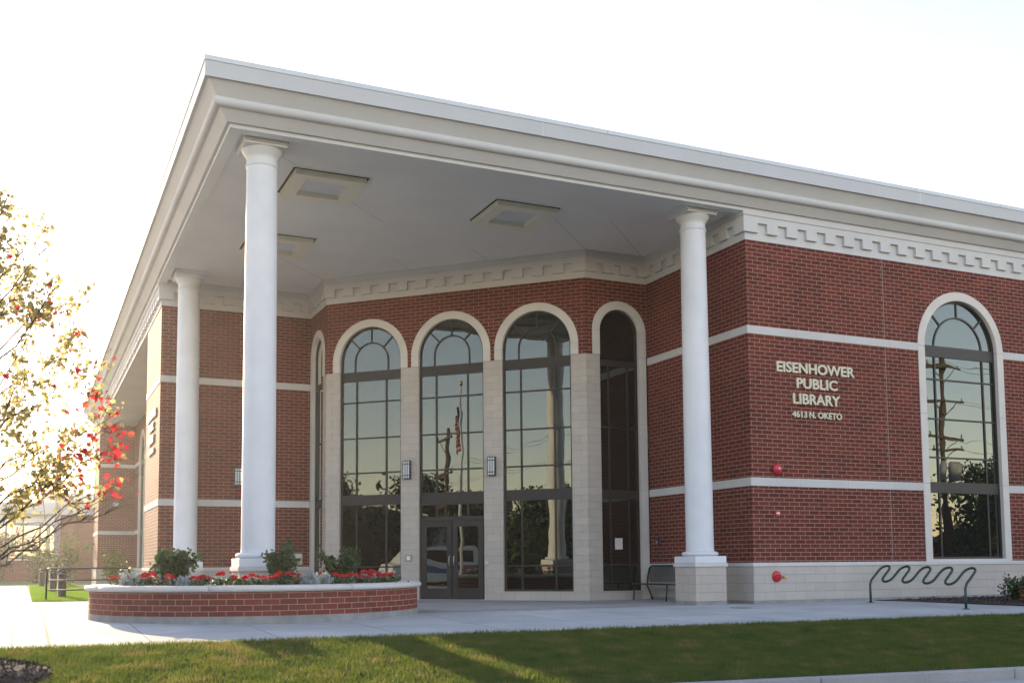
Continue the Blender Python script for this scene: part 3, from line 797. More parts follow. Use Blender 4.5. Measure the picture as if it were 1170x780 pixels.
b = MB(); disc(b, W_main, 12.95, 3.23, [(.05, 0), (.05, .03), (.135, .03), (.138, .05), (.125, .085), (.09, .11), (.05, .12), (.03, .122)]); b.build("gong", REDP, t)
b = MB(); disc(b, W_main, 12.95, 3.23, [(.028, .121), (.028, .135), (.01, .138)]); b.build("bolt", STEEL, t)
t = thing("alarm_strobe", W_main(12.93, 0, 2.15), "small square red strobe with white lens on brick wall", "alarm strobe")
b = MB(); b.box((12.865, 0, 2.085), (12.995, .05, 2.215), W_main); b.build("housing", REDP, t, bevel=.008)
b = MB(); b.box((12.885, .05, 2.135), (12.975, .075, 2.18), W_main); b.build("lens", FLAGW, t, bevel=.006)
t = thing("fire_department_connection", W_main(12.85, 0, .62), "round red hose connection on the limestone plinth", "hose connection")
b = MB(); disc(b, W_main, 12.85, .64, [(.135, .03), (.135, .05), (.11, .06), (.06, .065)]); b.build("flange", REDP, t)
b = MB()
for s in (-1, 1):
    T2 = W_main; P0 = Vector(T2(12.85, .05, .64)); P1 = Vector(T2(12.85+s*.045, .09, .635)); P2 = Vector(T2(12.85+s*.06, .125, .632))
    b.tube([P0, P1, P2], [.045, .05, .05], 14)
b.build("hose_inlet", REDP, t)
b = MB()
b.tube([W_main(13.0, .07, .63), W_main(13.07, .13, .63)], .03, 10); b.tube([W_main(13.06, .09, .66), W_main(13.06, .09, .59)], .012, 8); b.build("drain_valve", GOLD, t)
t = thing("card_reader", W_bay(2.73, 0, 1.2), "small square brass-faced keypad on the pier beside the doors", "keypad")
b = MB(); b.box((2.625, 0, 1.10), (2.835, .035, 1.30), W_bay); b.build("housing", GREY, t, bevel=.01)
b = MB(); b.box((2.675, .035, 1.135), (2.785, .045, 1.25), W_bay); b.build("face", CREAM, t)
t = thing("door_button", W_bay(5.13, 0, 1.03), "small pale push plate at the right edge of the doorway", "push plate")
b = MB(); b.box((5.075, .0, .97), (5.185, .03, 1.09), W_bay); b.build("plate", STEEL, t, bevel=.006)
b = MB(); disc(b, W_bay, 5.13, 1.03, [(.03, .03), (.03, .038), (.01, .039)]); b.build("button", LENS, t)
t = thing("book_drop", W_G(4.02, 0, 1.2), "stainless steel book return slot on the left brick wall", "book return")
b = MB(); b.box((3.72, 0, 1.04), (4.30, .04, 1.38), W_G); b.build("face_plate", STEEL, t, bevel=.006)
b = MB(); b.box((3.78, .04, 1.14), (4.22, .06, 1.24), W_G); b.build("slot", DARK, t)
b = MB(); b.box((3.76, .04, 1.26), (4.24, .12, 1.285), W_G); b.build("hood", STEEL, t)
t = thing("outlet_box", W_D(4.14, 0, 1.58), "small dark electrical box on the recessed right brick wall", "electrical box")
b = MB(); b.box((4.08, 0, 1.50), (4.20, .05, 1.67), W_D); b.build("box", BRONZE, t, bevel=.005)
b = MB(); b.box((4.10, .05, 1.52), (4.18, .058, 1.60), W_D); b.build("cover", GREY, t)
b = MB(); b.box((11.14, -.119, 1.37), (11.38, -.116, 1.68), W_R); tag(b.build("paper_notice", PAPER, None, origin=(11.26, d_+.118, 1.37)), "small paper notice taped inside the dark right-hand window", "notice")
t = thing("flood_light", (.877, 41.4, 4.53), "tiny pale floodlight on the shaded far wing wall", "floodlight")
b = MB(); b.box((.80, 41.30, 4.45), (.96, 41.4, 4.6)); b.build("bracket", GREY, t)
b = MB(); b.box((.74, 41.12, 4.38), (1.02, 41.30, 4.56)); b.build("lamp_head", LENS, t, bevel=.02)
b = MB(); b.revolve([(.0, -.012+.012), (.235, .001), (.235, .006), (.20, .009), (0.001, .010)], (10.78, -1.35), 32, cap=False)
b.v = [(x, y, z+gz(10.78, -1.35)+.003) for x, y, z in b.v]
tag(b.build("utility_cover", GREY, None, origin=(10.78, -1.35, 0)), "flat round metal cover set in the paving near right column", "utility cover")

# ================================================================== PLANTER
PC = (.83, 1.4); PR = 3.23
PL = thing("planter", (PC[0], PC[1], 0), "round red brick flower planter with pale stone cap around the corner column", "planter")
def ringwall(name, r0, r1, z0, z1, mat, n=96):
    b = MB()
    for i in range(n):
        a0, a1 = 2*math.pi*i/n, 2*math.pi*(i+1)/n
        P_ = lambda r, a, z: (PC[0]+r*math.cos(a), PC[1]+r*math.sin(a), z)
        uu = lambda a: a*r1
        b.quad(P_(r1,a0,z0), P_(r1,a1,z0), P_(r1,a1,z1), P_(r1,a0,z1), uv=[(uu(a0),z0),(uu(a1),z0),(uu(a1),z1),(uu(a0),z1)], smooth=True)
        b.quad(P_(r0,a0,z0), P_(r0,a0,z1), P_(r0,a1,z1), P_(r0,a1,z0), smooth=True)
        b.quad(P_(r0,a0,z1), P_(r1,a0,z1), P_(r1,a1,z1), P_(r0,a1,z1))
    return b.build(name, mat, PL, recalc=False, uvoff=(0, -.12))
ringwall("footing", PR-.30, PR+.005, -.12, .122, FOUND)
b_ = ringwall("brick_wall", PR-.30, PR-.004, .122, .545, PBRICK)
def planter_cap():
    b = MB()
    n = 96; pr = [(PR-.36, .545), (PR+.03, .545)]+[(PR+.03+.052*math.sin(t), .598-.052*math.cos(t)) for t in np.linspace(0, math.pi, 9)]+[(PR-.36, .655), (PR-.36, .545)]
    gaps = 8
    for g in range(gaps):
        a0 = 2*math.pi*g/gaps+.33; a1 = a0+2*math.pi/gaps-.0022; m_ = 14
        k = len(b.v)
        for i in range(m_+1):
            a = a0+(a1-a0)*i/m_
            for r, z in pr[:-1]: b.v.append((PC[0]+r*math.cos(a), PC[1]+r*math.sin(a), z))
        q = len(pr)-1
        for i in range(m_):
            for s in range(q):
                s2_ = (s+1) % q
                if 1 <= s <= 9: b.smooth.add(len(b.f))
                b.f.append((k+i*q+s, k+(i+1)*q+s, k+(i+1)*q+s2_, k+i*q+s2_))
        b.f.append(tuple(range(k, k+q))); b.f.append(tuple(range(k+m_*q, k+m_*q+q))[::-1])
    b.build("stone_cap", PCAP, PL)
planter_cap()
so = MB(); nn = 64; so.v = [(PC[0], PC[1], .64)]+[(PC[0]+(PR-.3)*math.cos(2*math.pi*i/nn), PC[1]+(PR-.3)*math.sin(2*math.pi*i/nn), .60) for i in range(nn)]
so.f = [(0, 1+i, 1+(i+1) % nn) for i in range(nn)]; so.build("soil", SOIL, PL, recalc=False)
def bush(x, y, z, rx, h, n, mat, lf, name, lab, cat, group, seed, stems=7, lean=0):
    rs = np.random.RandomState(seed)
    t = thing(name, (x, y, z), lab, cat, group)
    st = MB(); pts = []
    for i in range(stems):
        a = rs.uniform(0, 6.283); rr = rx*rs.uniform(.2, .95); hh = h*rs.uniform(.62, 1.0)*(1-.25*(rr/rx))
        tip = np.array([x+rr*math.cos(a), y+rr*math.sin(a), z+hh]); mid = np.array([x+rr*.45*math.cos(a), y+rr*.45*math.sin(a), z+hh*.55])
        st.tube([(x+.04*math.cos(a), y+.04*math.sin(a), z-.03), mid, tip], [.012, .009, .004], 5)
        m_ = n//stems
        for q in range(m_):
            u = rs.uniform(.18, 1.03)
            base = (mid*(u/.55)+np.array([x, y, z])*(1-u/.55)) if u < .55 else mid+(tip-mid)*((u-.55)/.45)
            pts.append(base+rs.normal(0, 1, 3)*np.array([.30, .30, .22])*rx*(.65 if u > .8 else .9)*.55)
    st.build("stems", BARK, t)
    pts = np.array(pts); pts[:, 2] = np.maximum(pts[:, 2], z+.03)
    leaves("foliage", pts, lf, mat, t, seed=seed+1, hang=.1)
    return t
ZB = .625
bush(-.95, .35, ZB, .56, .78, 2000, BUSHL, .085, "rose_bush", "broad green bush at the left front of the round planter", "bush", "leafy bushes in the planter", 21, stems=11)
bush(.85, -.62, ZB, .46, .84, 1500, BUSHL, .08, "rose_bush", "upright green bush in front of the corner column pedestal", "bush", "leafy bushes in the planter", 22, stems=9)
bush(2.25, .35, ZB, .46, .86, 1500, BUSHL, .08, "rose_bush", "upright green bush at the right of the planter, before the narrow window", "bush", "leafy bushes in the planter", 23, stems=9)
bush(2.9, 2.9, ZB, .36, .62, 500, BUSHL, .07, "rose_bush", "low green bush at the back of the planter facing the doors", "bush", "leafy bushes in the planter", 24)
bush(-.9, 2.9, ZB, .36, .50, 500, BUSHL, .07, "rose_bush", "low green bush at the back left of the planter", "bush", "leafy bushes in the planter", 25)
# geraniums: leaf tuft + flower heads; silver dusty miller
def geranium_proto(k):
    rs = np.random.RandomState(40+k); t = thing("geranium", (0, 0, 0), "", "flower", "red geraniums along the planter rim")
    lv = [(rs.normal(0, .09), rs.normal(0, .09), rs.uniform(.02, .13)) for i in range(60)]
    leaves("foliage", lv, .055, BUSHL, t, seed=50+k, hang=-.3, shape="round")
    st = MB(); heads = []
    for i in range((2, 3, 1)[k]):
        p = np.array([rs.normal(0, .08), rs.normal(0, .08), rs.uniform(.13, .20)]); st.tube([(p[0]*.3, p[1]*.3, 0), tuple(p)], .004, 5)
        v = rs.normal(size=(70, 3)); v /= np.linalg.norm(v, axis=1)[:, None]; v[:, 2] = np.abs(v[:, 2])*.8-.1
        heads.append((p, p+v*rs.uniform(.045, .060)))
    st.build("stems", BUSHL, t)
    for i, (p, q) in enumerate(heads): leaves("flower_head", q, .038, PETAL, t, seed=60+k*5+i, hang=0, shape="round")
    return t
gp = [geranium_proto(k) for k in range(3)]
def miller_proto():
    t = thing("dusty_miller", (0, 0, 0), "", "plant", "silver leaved plants in the planter")
    rs = np.random.RandomState(77)
    v = rs.normal(size=(150, 3))*np.array([.075, .075, .05])+np.array([0, 0, .085]); leaves("foliage", v, .085, SILVER, t, seed=78, hang=-.9)
    st = MB()
    for i in range(5):
        a = i*1.26; st.tube([(0, 0, -.01), (.06*math.cos(a), .06*math.sin(a), .09)], .005, 5)
    st.build("stems", SILVER, t); return t
mp = miller_proto()
def polar(deg, r): a = R(deg); return (PC[0]+r*math.cos(a), PC[1]+r*math.sin(a), ZB)
ger = [(198,2.72),(206,2.50),(212,2.75),(219,2.62),(226,2.78),(233,2.55),(238,2.80),(245,2.68),(250,2.45),(254,2.80),(260,2.66),(263,2.82),(269,2.76),(274,2.60),(290,2.80),(296,2.62),(301,2.80),(307,2.70),(312,2.5),(316,2.82),(321,2.66),(327,2.80),(20,2.7),(35,2.75),(48,2.6),(60,2.75),(75,2.7),(90,2.72),(105,2.6),(122,2.75),(140,2.7),(160,2.74)]
used = [False]*3
for i, (dg, r) in enumerate(ger):
    k = (0, 1, 0, 2, 1)[i % 5]
    nx = "front rim" if 225 <= dg <= 300 else ("right front rim" if 300 < dg < 330 else ("left rim" if 180 < dg < 225 else "back rim"))
    word = ("two-headed", "three-headed", "single-headed")[k]
    o = gp[k] if not used[k] else dup(gp[k], (0, 0, 0)); used[k] = True
    o.location = polar(dg, r); o.rotation_euler = (0, 0, R(dg*3.7)); o["label"] = "%s red geranium at the %s of the round planter" % (word, nx)
    o.scale = (1.0+.15*((i*7) % 5-2)/2,)*3
mil = [(190,2.6),(202,2.78),(209,2.3),(230,2.82),(257,2.5),(278,2.82),(284,2.75),(311,2.5),(332,2.72),(336,2.5),(28,2.5),(68,2.5),(98,2.55),(130,2.5),(150,2.55)]
for i, (dg, r) in enumerate(mil):
    nx = "front rim" if 225 <= dg <= 300 else ("right front rim" if 300 < dg < 340 else ("left rim" if 180 < dg < 225 else "back rim"))
    o = mp if i == 0 else dup(mp, (0, 0, 0)); o.location = polar(dg, r); o.rotation_euler = (0, 0, R(dg*5.1)); o["label"] = "silvery lace-leaved plant at the %s of the round planter" % nx
    o.scale = (.85+.25*((i*3) % 4-1.5)/2,)*3

# ================================================================== STREET FURNITURE
def bike_rack():
    x0, y0, y1 = 14.9, -.95, -3.77; n = 9; sp = (y1-y0)/n
    t = thing("bike_rack", (x0, (y0+y1)/2, gz(x0, -2.4)), "dark green wave-shaped tube bicycle rack before the plinth", "bicycle rack")
    pts = []; r = abs(sp)/2
    zb = lambda y: .47+gz(x0, y)
    # s = distance along the leaning plane
    def Q(y, s, z0): return (x0+s*.733, y, z0+s*.68)
    pts.append((x0, y0, gz(x0, y0))); pts.append((x0, y0, .25)); pts.append((x0, y0, .44))
    top, bot = .55, .02
    for i in range(n):
        ya, yb = y0+i*sp, y0+(i+1)*sp; yc = (ya+yb)/2; z0 = .50+gz(x0, yc)
        if i % 2 == 0:
            if i == 0: pts.append(Q(ya, .06, z0)); pts.append(Q(ya, .25, z0))
            for q in range(9):
                a = math.pi*q/8; pts.append(Q(yc-math.copysign(r, sp)*math.cos(a), top-r+r*math.sin(a), z0))
        else:
            for q in range(9):
                a = math.pi*q/8; pts.append(Q(yc-math.copysign(r, sp)*math.cos(a), bot+r-r*math.sin(a), z0))
    z0 = .50+gz(x0, y1); pts += [Q(y1, .25, z0), Q(y1, .06, z0), (x0, y1, .44+gz(x0, y1)), (x0, y1, .2), (x0, y1, gz(x0, y1))]
    b = MB(); b.tube(pts, .028, 12); b.build("wave_tube", GREENM, t)
    for y in (y0, y1):
        b = MB(); b.revolve([(.085, gz(x0, y)), (.085, gz(x0, y)+.012), (.032, gz(x0, y)+.02)], (x0, y), 20); b.build("base_flange", GREENM, t)
bike_rack()
def bench():
    xb, xf, y0, y1 = 12.02, 11.45, 2.55, 4.30; zs = .44
    t = thing("bench", (11.75, (y0+y1)/2, 0), "dark metal mesh bench against the recessed wall behind the right column", "bench")
    def mesh_panel(pa, pb, pc, pd, nu, nv, rad):
        b = MB(); A, B, C, D = map(Vector, (pa, pb, pc, pd))
        for i in range(nu+1):
            u = i/nu; b.tube([A.lerp(B, u), D.lerp(C, u)], rad, 4, cap=False)
        for j_ in range(nv+1):
            v = j_/nv; b.tube([A.lerp(D, v), B.lerp(C, v)], rad, 4, cap=False)
        return b
    s = mesh_panel((xf, y0, zs), (xf, y1, zs), (xb-.08, y1, zs-.02), (xb-.08, y0, zs-.02), 40, 12, .006)
    s.tube([(xf, y0, zs), (xf, y1, zs)], .022, 8); s.tube([(xf, y1, zs), (xb-.08, y1, zs-.02)], .02, 8); s.tube([(xf, y0, zs), (xb-.08, y0, zs-.02)], .02, 8)
    s.build("seat", BENCHM, t)
    s = mesh_panel((xb-.09, y0, zs+.06), (xb-.09, y1, zs+.06), (xb, y1, .90), (xb, y0, .90), 40, 12, .0055)
    arcp = [(xb-.09, y1, zs-.02), (xb-.07, y1, zs+.2), (xb-.02, y1-.01, .85), (xb+.01, y1-.10, .92)]
    s.tube(arcp+[(xb+.01, y0+.10, .92), (xb-.02, y0+.01, .85), (xb-.07, y0, zs+.2), (xb-.09, y0, zs-.02)], .022, 8)
    s.build("backrest", BENCHM, t)
    for y in (y0+.08, y1-.08):
        l = MB(); l.tube([(xf+.03, y, zs), (xf-.01, y, 0)], .02, 8); l.build("leg", BENCHM, t)
        l = MB(); l.tube([(xb-.16, y, zs-.02), (xb+.03, y, 0)], .022, 8); l.build("leg", BENCHM, t)
bench()
def bollard(x, y, lab, first=None):
    if first is not None: return dup(first, (x, y, 0), 0, lab)
    t = thing("bollard", (0, 0, 0), lab, "bollard", "black path bollards")
    b = MB(); b.revolve([(.155, 0), (.155, .02), (.135, .03), (.135, .78)], (0, 0), 24); b.build("post", BLACKM, t)
    b = MB(); b.revolve([(.105, .78), (.105, .86)], (0, 0), 24); b.build("light_louver", GREY, t)
    b = MB(); b.revolve([(.145, .86), (.15, .90), (.12, .945), (.05, .965)], (0, 0), 24); b.build("cap", BLACKM, t)
    t.location = (x, y, 0); return t
b1 = bollard(-2.40, 18.2, "black bollard light nearest the planter on the side lawn")
bollard(-2.50, 26.5, "black bollard light on side lawn, middle of the three", b1); bollard(-2.75, 41.0, "black bollard light on side lawn, farthest down the path", b1)
def handrail():
    x0, x1, y = -2.93, -.55, 14.95
    t = thing("railing", (x0, y, 0), "low black metal railing on the lawn edge behind the planter", "railing")
    b = MB(); b.tube([(x0, y, 0), (x0, y, .93), (x0+.05, y, .98), (x1-.05, y, .98), (x1, y, .93), (x1, y, 0)], .03, 8); b.build("frame", BLACKM, t)
    for z in (.62, .32): b = MB(); b.tube([(x0, y, z), (x1, y, z)], .022, 8); b.build("rail", BLACKM, t)
handrail()
def street_light():
    x, y = -1.6, 60.0
    t = thing("street_light", (x, y, 0), "tall grey street light pole beyond the wing with a low side arm", "street light")
    b = MB(); b.tube([(x, y, 0), (x, y, 4), (x, y, 9.5)], [.22, .20, .16], 12); b.build("pole", GREY, t)
    b = MB(); b.tube([(x, y, 3.4), (x-.3, y, 4.0), (x-1.2, y, 4.2), (x-2.2, y, 4.1)], .06, 8); b.build("arm", GREY, t)
    b = MB(); b.box((x-2.9, y-.15, 4.0), (x-2.1, y+.15, 4.16)); b.build("lamp_head", GREY, t, bevel=.04)
street_light()

# ================================================================== BACKGROUND BUILDINGS
def far_school():
    y = 78.0; x0, x1 = -40, 14; xm = -1.2
    t = thing("school_building", (-12, y, 0), "low flat-roofed brick building with wide window bays across the back", "building")
    b = MB(); b.box((x0, y, 0), (x1, y+18, 1.7)); b.box((xm, y+.002, 1.7), (x1, y+18, 5.6)); b.box((x0, y+.4, 1.7), (xm, y+18, 5.6)); b.build("wall", BRICK, t)
    b = MB(); b.box((x0-.5, y-.7, 5.6), (x1+.5, y+18, 6.6)); b.build("roof", FASC, t)
    b = MB(); b.box((x0, y+.05, 4.75), (xm, y+.3, 5.59)); b.build("header", SOFF, t)
    b = MB(); b.box((x0, y-.05, 1.7), (xm, y, 1.82)); b.build("sill", BAND, t)
    k = xm-.02
    for q in range(24):
        w1 = 1.30; f = MB()
        f.box((k-w1, y+.02, 1.84), (k, y+.10, 1.92)); f.box((k-w1, y+.02, 4.66), (k, y+.10, 4.74)); f.box((k-w1, y+.02, 1.92), (k-w1+.06, y+.10, 4.66)); f.box((k-.06, y+.02, 1.92), (k, y+.10, 4.66)); f.box((k-w1+.06, y+.03, 2.45), (k-.06, y+.09, 2.53))
        fo = f.build("window", BRONZE, t)
        g = MB(); g.quad((k-w1+.03, y+.07, 1.88), (k-.03, y+.07, 1.88), (k-.03, y+.07, 4.70), (k-w1+.03, y+.07, 4.70)); g.build("pane", SCHOOLG, fo, recalc=False)
        k -= w1+.01
    b = MB(); b.box((xm, y-.12, 0), (xm+.5, y-.001, 5.59)); b.build("pilaster", BRICK, t)
far_school()
t = thing("white_building", (4, 130, 0), "pale plain building block far behind the low brick school", "building")
b = MB(); b.box((-1.5, 130, 0), (22, 150, 10.4)); b.build("wall", BOARD, t)
b = MB(); b.box((-1.8, 129.7, 10.4), (22.3, 150.3, 10.9)); b.build("roof", FASC, t)
b = MB(); b.box((2.0, 129.9, 7.2), (5.0, 130, 8.4)); b.build("vent", GREY, t)

# ================================================================== PLANTS AROUND THE BUILDING
for i, (x, y, rx, h, n, mt, lf, lab) in enumerate((
    (-.55, 19.2, .55, 1.7, 420, SHRUBL, .10, "yellow-green open shrub nearest the planter on the left wall bed"),
    (-.50, 23.0, .6, 1.9, 420, SHRUBL, .11, "yellow-green open shrub in the wall bed before the far wing"),
    (-1.6, 45.5, 1.7, 3.4, 900, SHRUBL, .20, "large pale green shrub behind the bollards"),
    (-2.6, 56, 1.7, 2.3, 900, SHRUBL, .22, "mid green shrub beside the street light"),
    (-6.2, 68, 2.4, 2.2, 1300, DULLL, .26, "wide dull olive shrub before the low school building"),
    (-11.5, 68, 2.2, 2.0, 900, DULLL, .26, "low dull shrub at the far left of the school wall"))):
    bush(x, y, 0, rx, h, n, mt, lf, "shrub", lab, "shrub", "shrubs along the side path", 100+i, stems=10)
bush(18.40, -2.1, 0.0, .55, .68, 900, BUSHL, .07, "shrub", "dark green shrub in the mulch bed at right edge", "shrub", None, 120, stems=14)
bush(18.0, -2.9, -.03, .38, .40, 650, ORANGEL, .06, "shrub", "small orange-leaved shrub in the mulch bed at right edge", "shrub", None, 121, stems=12)

# ---- maple
def maple():
    bx, by = -4.15, -6.55; bz = gz(bx, by)+.12
    t = thing("maple_tree", (bx, by, bz), "young maple with sparse yellow-green leaves turning red on one side", "tree")
    rs = np.random.RandomState(5)
    tr = MB(); tr.tube([(bx, by, bz-.1), (bx+.01, by, bz+.5), (bx, by+.02, bz+1.1), (bx+.03, by, bz+2.4), (bx+.02, by+.02, bz+4.2), (bx+.05, by, bz+5.6)], [.10, .075, .065, .05, .028, .008], 10)
    pts, red = [], []
    br = MB()
    rv = np.array([math.cos(YAW), -math.sin(YAW)])         # rightwards across the view
    fv = np.array([math.sin(YAW), math.cos(YAW)])
    limbs = []
    for i in range(34):
        z0 = bz+1.0+3.9*(i/34.0); a = i*2.399
        L = (2.05-1.5*abs((i/34.0)-.22)**1.1)*rs.uniform(.8, 1.1)
        limbs.append((z0, a, L, .55+.75*(i/34.0)))
    def add(z0, dirx, diry, L, slope, redbias):
        n = 7; P_ = []
        for q in range(n+1):
            s = q/n; P_.append(np.array([bx+dirx*L*s, by+diry*L*s, z0+slope*L*(s**.9)+.10*math.sin(s*3)*rs.uniform(-1, 1)]))
        br.tube([tuple(p) for p in P_], [.013*(1-.9*q/n)+.0012 for q in range(n+1)], 6)
        for w_ in range(11):
            s = rs.uniform(.25, 1.0); p = P_[0]+(P_[-1]-P_[0])*s; p = P_[min(n, int(s*n))]
            dv = np.array([dirx, diry, slope*.7])+rs.normal(0, .65, 3); dv /= np.linalg.norm(dv)
            l = rs.uniform(.25, .6)*(1.1-.4*s); tip = p+dv*l
            rr_ = (tip[0]-bx)*rv[0]+(tip[1]-by)*rv[1]
            if tip[2] > 5.9 or (rr_ > 0 and tip[2] > np.interp(rr_, [0, .95, 1.35, 1.65, 2.0, 2.2], [5.9, 5.0, 3.9, 3.5, 2.6, 1.8])): continue
            br.tube([tuple(p), tuple((p+tip)/2+rs.normal(0, .02, 3)), tuple(tip)], [.006, .004, .002], 4)
            for q in range(rs.randint(9, 18)):
                u = rs.uniform(.25, 1.05); x = p+(tip-p)*u+rs.normal(0, .055, 3)
                right = (x[0]-bx)*rv[0]+(x[1]-by)*rv[1]
                if x[2] < np.interp(right, [.3, .9, 2.0], [1.35, 1.72, 1.85])+.10*math.sin(right*5): continue
                if right > 0 and x[2] > np.interp(right, [0, .95, 1.35, 1.65, 2.0, 2.2], [6.0, 5.1, 4.0, 3.6, 2.7, 1.8])+rs.normal(0, .1): continue
                pr = 1/(1+math.exp(-(right-1.50)*5.5)) if x[2] < 3.6 else .03
                (red if rs.uniform() < pr*redbias else pts).append(x)
    for z0, a, L, sl in limbs:
        add(z0, math.cos(a), math.sin(a), L, sl, .9)
    for z0, off, L, sl, rb in ((bz+1.0, -.05, 2.3, .52, 1.0), (bz+1.1, .25, 2.4, .60, 1.0), (bz+1.25, -.3, 2.3, .68, 1.0), (bz+1.5, .1, 2.2, .85, 1.0), (bz+1.05, .4, 2.2, .48, 1.0), (bz+1.35, -.15, 2.5, .62, 1.0), (bz+1.8, .0, 1.9, 1.05, 1.0), (bz+2.2, .2, 1.5, 1.5, 1), (bz+2.4, -.3, 1.3, 1.7, 1)):
        v = rv*math.cos(off)+fv*math.sin(off); add(z0, v[0], v[1], L*.80, sl*1.05, rb)
    to = tr.build("trunk", BARK, t); br.build("branches", BARK, t)
    leaves("foliage", pts, .064, MAPLE, t, shape="maple", hang=.8, seed=6)
    leaves("red_foliage", red, .068, MAPLER, t, shape="maple", hang=.8, seed=7)
maple()

# ================================================================== ACROSS THE STREET (seen mirrored in the glass)
def street_tree(loc, h, cw, n, seed, lab, mt=None):
    x, y, z = loc; rs = np.random.RandomState(seed)
    t = thing("street_tree", loc, lab, "tree", "trees across the street")
    b = MB(); b.tube([(x, y, z-.1), (x+.1, y, z+h*.25), (x-.1, y+.1, z+h*.55), (x, y, z+h*.9)], [.28, .22, .14, .03], 8); b.build("trunk", BARK, t)
    cs = []
    for i in range(26):
        a = rs.uniform(0, 6.283); q = cw*rs.uniform(.1, .8); zz = z+h*rs.uniform(.28, .92); q *= 1-.6*abs((zz-z)/h-.55)
        cs.append((x+q*math.cos(a), y+q*math.sin(a), zz))
    pts = np.concatenate([np.array(c0)+np.clip(rs.normal(0, 1, (n//26, 3)), -1.5, 1.5)*np.array([.22, .22, .15])*cw for c0 in cs])
    leaves("crown", pts, .25, mt or STREETL, t, seed=seed+1, hang=.3)
for i, (x, y, h, cw) in enumerate(((52, -27, 8, 4.2), (60, -31, 7, 4.0), (-24, 6, 6, 3.4), (-30, 13, 7.5, 4), (-28, -4, 7, 3.6), (-38, 3, 9, 5), (8, -44, 9, 5), (-10, -46, 8, 5), (26, -42, 8, 4.5), (-36, 20, 8, 4.5), (-19, -9.5, 5.4, 3.8), (-25, -13, 6.2, 4.4), (-30, -21, 6.5, 4.4), (-21, -17, 5.5, 3.6), (-24, -6.5, 5.0, 3.4), (-27, 1.5, 6.0, 3.8))):
    street_tree((x, y, -.6 if y < -10 else -.05), h, cw, 7500, 200+i, ("leafy street tree beside the utility pole", "rounded tree behind the pole tree", "small tree across the side street", "taller tree across the side street", "tree at the side street corner", "large tree behind the small side street trees", "big tree straight across the road", "tree across the road to the left", "tree across the road to the right", "last tree up the side street", "low spreading tree at the street corner", "broad tree behind the corner tree", "tree farther along the corner lot", "low tree between the two streets", "small round tree beside the side street pole", "dense tree beside the side street house")[i])
fw_pts = []
rs_ = np.random.RandomState(91)
for i in range(9000):
    if i % 2: x_, y_ = rs_.uniform(-95, -80), rs_.uniform(-110, 90)
    else: x_, y_ = rs_.uniform(-95, 170), rs_.uniform(-110, -95)
    hh_ = 6+2.5*math.sin(x_*.13+y_*.17)+1.5*math.sin(x_*.41-y_*.37)
    fw_pts.append((x_, y_, rs_.uniform(-.5, hh_)))
fwo = leaves("far_wood", fw_pts, 1.3, STREETL, hang=.2, seed=92, shape="round"); fwo["kind"] = "stuff"
def utility_pole(x, y, lab, h=12.4):
    t = thing("utility_pole", (x, y, -.6), lab, "utility pole", "wooden utility poles")
    b = MB(); b.tube([(x, y, -.8), (x, y, h*.5), (x, y, h)], [.20, .17, .13], 12); b.build("pole", WOOD, t)
    for z, L in ((h-.6, 1.3), (h-2.6, 1.5), (h-4.5, 1.4), (h-5.2, 1.2)):
        b = MB(); b.box((x-L, y+.15, z-.07), (x+L, y+.27, z+.07)); b.build("crossarm", WOOD, t)
        for s in (-1, 1):
            b = MB(); b.tube([(x+s*L*.6, y+.21, z), (x, y+.16, z-.8)], .025, 6); b.build("brace", WOOD, t)
            b = MB(); b.revolve([(.03, z+.07), (.06, z+.12), (.04, z+.2), (.06, z+.24), (.02, z+.3)], (x+s*(L-.12), y+.21), 10); b.build("insulator", GREY, t)
    for s in (-.42, .42):
        b = MB(); b.revolve([(.22, h-7.0), (.24, h-6.95), (.24, h-6.15), (.18, h-6.08), (.08, h-5.95)], (x+s, y+.38), 14); b.build("transformer", GREY, t)
    return t
utility_pole(43, -22.5, "wooden utility pole with crossarms and transformers across the front street")
utility_pole(-22.6, -4.0, "wooden utility pole across the side street", 9.0)
for k, (z, dy) in enumerate(((12.0, .2), (11.9, .3), (9.9, .2), (9.8, .3), (8.0, .2), (7.2, .25))):
    b = MB(); xs_ = np.linspace(-70, 120, 40)
    ptsw = []
    for xx in xs_:
        ph = ((xx-43) % 45)/45; ptsw.append((xx, -22.5+dy+(k % 2)*1.2-.6, z-1.2*4*ph*(1-ph)*.5))
    b.tube(ptsw, .014, 4, cap=False)
    tag(b.build("overhead_wire", RUBBER, None, origin=(43, -22.5, z)), "dark overhead wire strung along the front street", "wire", "overhead wires")
def flagpole():
    x, y = -4.9, 2.2
    t = thing("flagpole", (x, y, 0), "white flagpole on the paving left of the planter", "flagpole")
    b = MB(); b.tube([(x, y, 0), (x, y, 4), (x, y, 8.4)], [.075, .06, .04], 12); b.build("pole", WHITE, t)
    b = MB(); b.revolve([(.01, 8.4), (.07, 8.43), (.09, 8.5), (.07, 8.57), (.01, 8.6)], (x, y), 14); b.build("finial", GOLD, t)
    fl = MB(); mi = []
    nu, nv = 10, 13
    def P_(u, v):
        return (x-.06-.34*u+.05*math.sin(9*u+v*2), y-.02+.13*math.sin(14*u+v*1.5), 7.6-1.25*v-.75*u)
    for i in range(nu):
        for k in range(nv):
            fl.quad(P_(i/nu, k/nv), P_((i+1)/nu, k/nv), P_((i+1)/nu, (k+1)/nv), P_(i/nu, (k+1)/nv), smooth=True)
            mi.append(2 if (k < 7 and i < 4) else (0 if k % 2 == 0 else 1))
    o = fl.build("flag", [FLAGR, FLAGW, FLAGB], None, origin=(x, y, 7.6), recalc=False)
    for p, q in zip(o.data.polygons, mi): p.material_index = q
    tag(o, "limp striped red, white and blue flag hanging from the flagpole", "flag")
flagpole()
